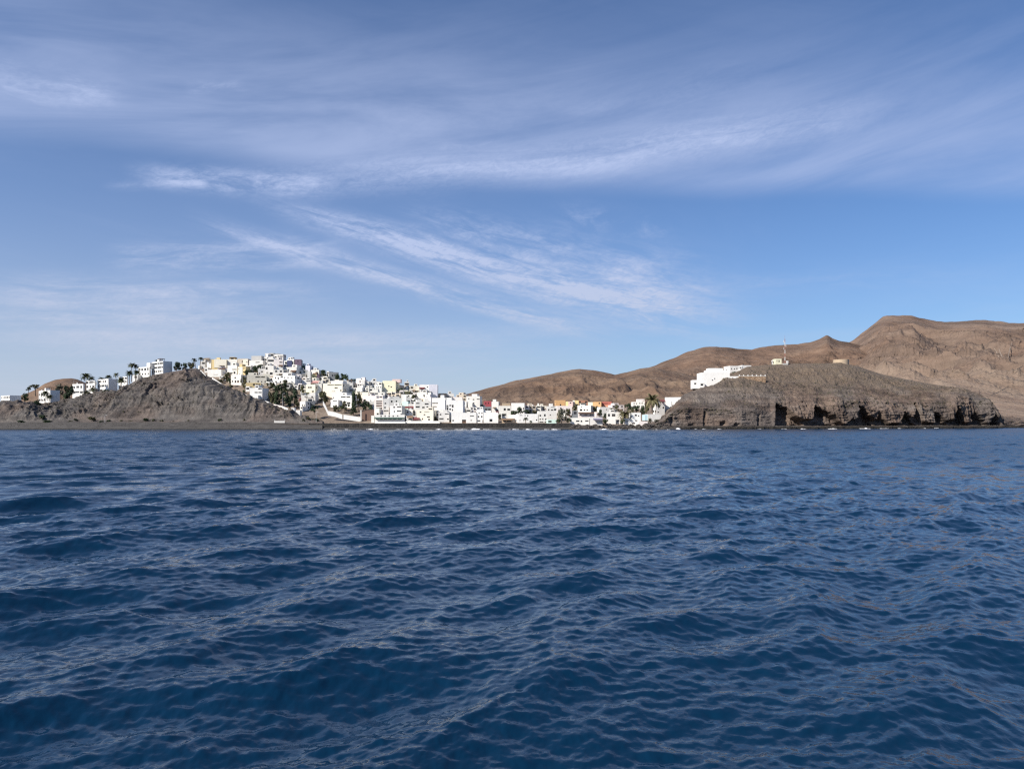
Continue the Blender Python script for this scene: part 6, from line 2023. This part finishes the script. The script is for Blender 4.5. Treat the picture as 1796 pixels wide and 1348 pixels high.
def surf(px0, px1, Y, h, label, group='small waves breaking on the beach'):
    x0, x1 = (px0 - CX) / F * Y, (px1 - CX) / F * Y
    nx, ny = max(10, int((x1 - x0) * 4)), 9
    u = np.linspace(0, 1, nx)[None, :]
    v = np.linspace(0, 1, ny)[:, None]
    X = x0 + (x1 - x0) * u + 0 * v
    rag = 0.5 + 0.7 * fbm(X * 0.9, X * 0 + Y, X * 0 + px0, 3)
    wid = 1.3 * np.sin(np.pi * u) ** 0.6 * (0.6 + 0.6 * rag)
    Yy = Y + (v - 0.5) * 2 * wid + 0.3 * fbm(X * 0.7, X * 0, X * 0 + 3, 2)
    Z = 0.02 + h * np.sin(np.pi * v) ** 0.8 * np.sin(np.pi * u) ** 0.7 * np.clip(rag, 0.2, 1.3) + 0.12 * fbm(X * 3, Yy * 3, X * 0, 3) * np.sin(np.pi * v)
    Z[0, :] -= 0.35; Z[-1, :] -= 0.35
    o = grid_mesh('breaking_wave', np.stack([X, Yy, Z], -1), MAT['foam'])
    tag(o, label, 'wave', group)


for a, b, y, h, lab in [(645, 656, 368.5, 0.55, 'white breaking wave below the left end of the waterfront terrace'), (706, 716, 369.5, 0.3, 'faint white wave below the paired loggias'), (764, 776, 368.5, 0.5, 'white breaking wave below the narrow alley'),
                        (796, 816, 369, 0.35, 'long thin white wave below the tallest quay house'), (825, 843, 368, 1.0, 'highest white wave on the beach, below the crimson house'), (896, 907, 366, 0.5, 'white wave below the low white house'),
                        (921, 934, 364.5, 0.6, 'white wave below the small promenade palm'), (967, 979, 366.5, 0.5, 'white wave below the mint green front'), (1053, 1069, 368, 0.7, 'white wave at the dark rocks'),
                        (1183, 1194, 374, 1.7, 'white splash of spray at the left foot of the headland'), (1452, 1468, 404, 0.45, 'thin white wave below the middle sea caves'), (1508, 1528, 411, 0.45, 'thin white wave below the right sea caves'),
                        (1404, 1414, 400, 0.35, 'tiny white wave below the largest sea cave')]:
    surf(a, b, y, h, lab)

# broken line of foam along the water's edge
def foam_line():
    rng = np.random.default_rng(12)
    b = MB()
    for i in range(46):
        px = rng.uniform(560, 1175) if i < 30 else rng.uniform(1200, 1740)
        Y = 370.2 + rng.uniform(-0.8, 0.4) if i < 30 else float(np.interp(px, w0x, w0y)) - rng.uniform(0.0, 2.5)
        x = (px - CX) / F * Y
        l, w = rng.uniform(0.4, 1.6), rng.uniform(0.15, 0.4)
        n = 7
        top = [(x + l * (k / n - 0.5) * 2, Y + rng.normal(0, 0.1), 0.05 + rng.uniform(0, 0.12)) for k in range(n + 1)]
        for k in range(n):
            t0, t1 = top[k], top[k + 1]
            b.quad((t0[0], t0[1] - w, 0.0), (t1[0], t1[1] - w, 0.0), t1, t0)
            b.quad(t0, t1, (t1[0], t1[1] + w, 0.0), (t0[0], t0[1] + w, 0.0))
    tag(b.build('foam', MAT['foam']), 'broken line of white foam along the waterline', None, None, 'stuff')


foam_line()

# ------------------------------------------------------------------ dry scrub and loose stones on the slopes (nobody could count them)
def scatter(name, P, vlo, vhi, V, n, smin, smax, mat, label, seed, sq=0.55):
    rng = np.random.default_rng(seed)
    rows = np.nonzero((V >= vlo) & (V <= vhi))[0]
    r = rng.choice(rows, n)
    c = rng.integers(2, P.shape[1] - 2, n)
    pos = P[r, c] + rng.normal(0, 0.25, (n, 3)) * np.array([1, 0.3, 0.0])
    dens = fbm(pos[:, 0] / 14, pos[:, 1] / 14, pos[:, 2] / 9, 3)
    pos = pos[dens > -0.12]
    b = MB()
    for p in pos:
        s = rng.uniform(smin, smax)
        k = len(b.v)
        for q in ((1, 0, 0), (0.3, -0.95, 0), (-0.8, -0.6, 0), (-0.9, 0.5, 0), (0.2, 0.95, 0), (0.1, -0.1, 1)):
            j = rng.uniform(0.7, 1.3)
            b.v.append((p[0] + q[0] * s * j, p[1] + q[1] * s * j, p[2] - 0.15 + q[2] * s * 1.5 * sq * j))
        for i in range(5):
            b.f.append((k + i, k + (i + 1) % 5, k + 5)); b.mi.append(0)
    o = b.build(name, MAT[mat])
    tag(o, label, None, None, 'stuff')


scatter('dry_scrub', bluff_P, 4.2, 6.1, bluff_v, 1500, 0.2, 0.6, 'scrub', 'dry scrub tufts over the bare slope', 1)
scatter('dry_scrub', head_P, 2.7, 5.2, head_v, 5000, 0.2, 0.6, 'scrub', 'dry scrub tufts over the headland', 2)
scatter('dry_scrub', town_P, 1.1, 2.1, town_v, 900, 0.25, 0.7, 'scrub', 'dry weeds between the houses', 3)
scatter('loose_stones', bluff_P, 1.3, 2.2, bluff_v, 1200, 0.15, 0.55, 'boulder', 'dark stones strewn over the beach', 6)
scatter('loose_stones', bluff_P, 2.0, 5.4, bluff_v, 1400, 0.12, 0.4, 'boulder', 'loose dark stones on the bare slope', 4)
scatter('loose_stones', head_P, 0.8, 2.0, head_v, 1500, 0.15, 0.5, 'boulder', 'loose dark stones at the foot of the headland', 5)
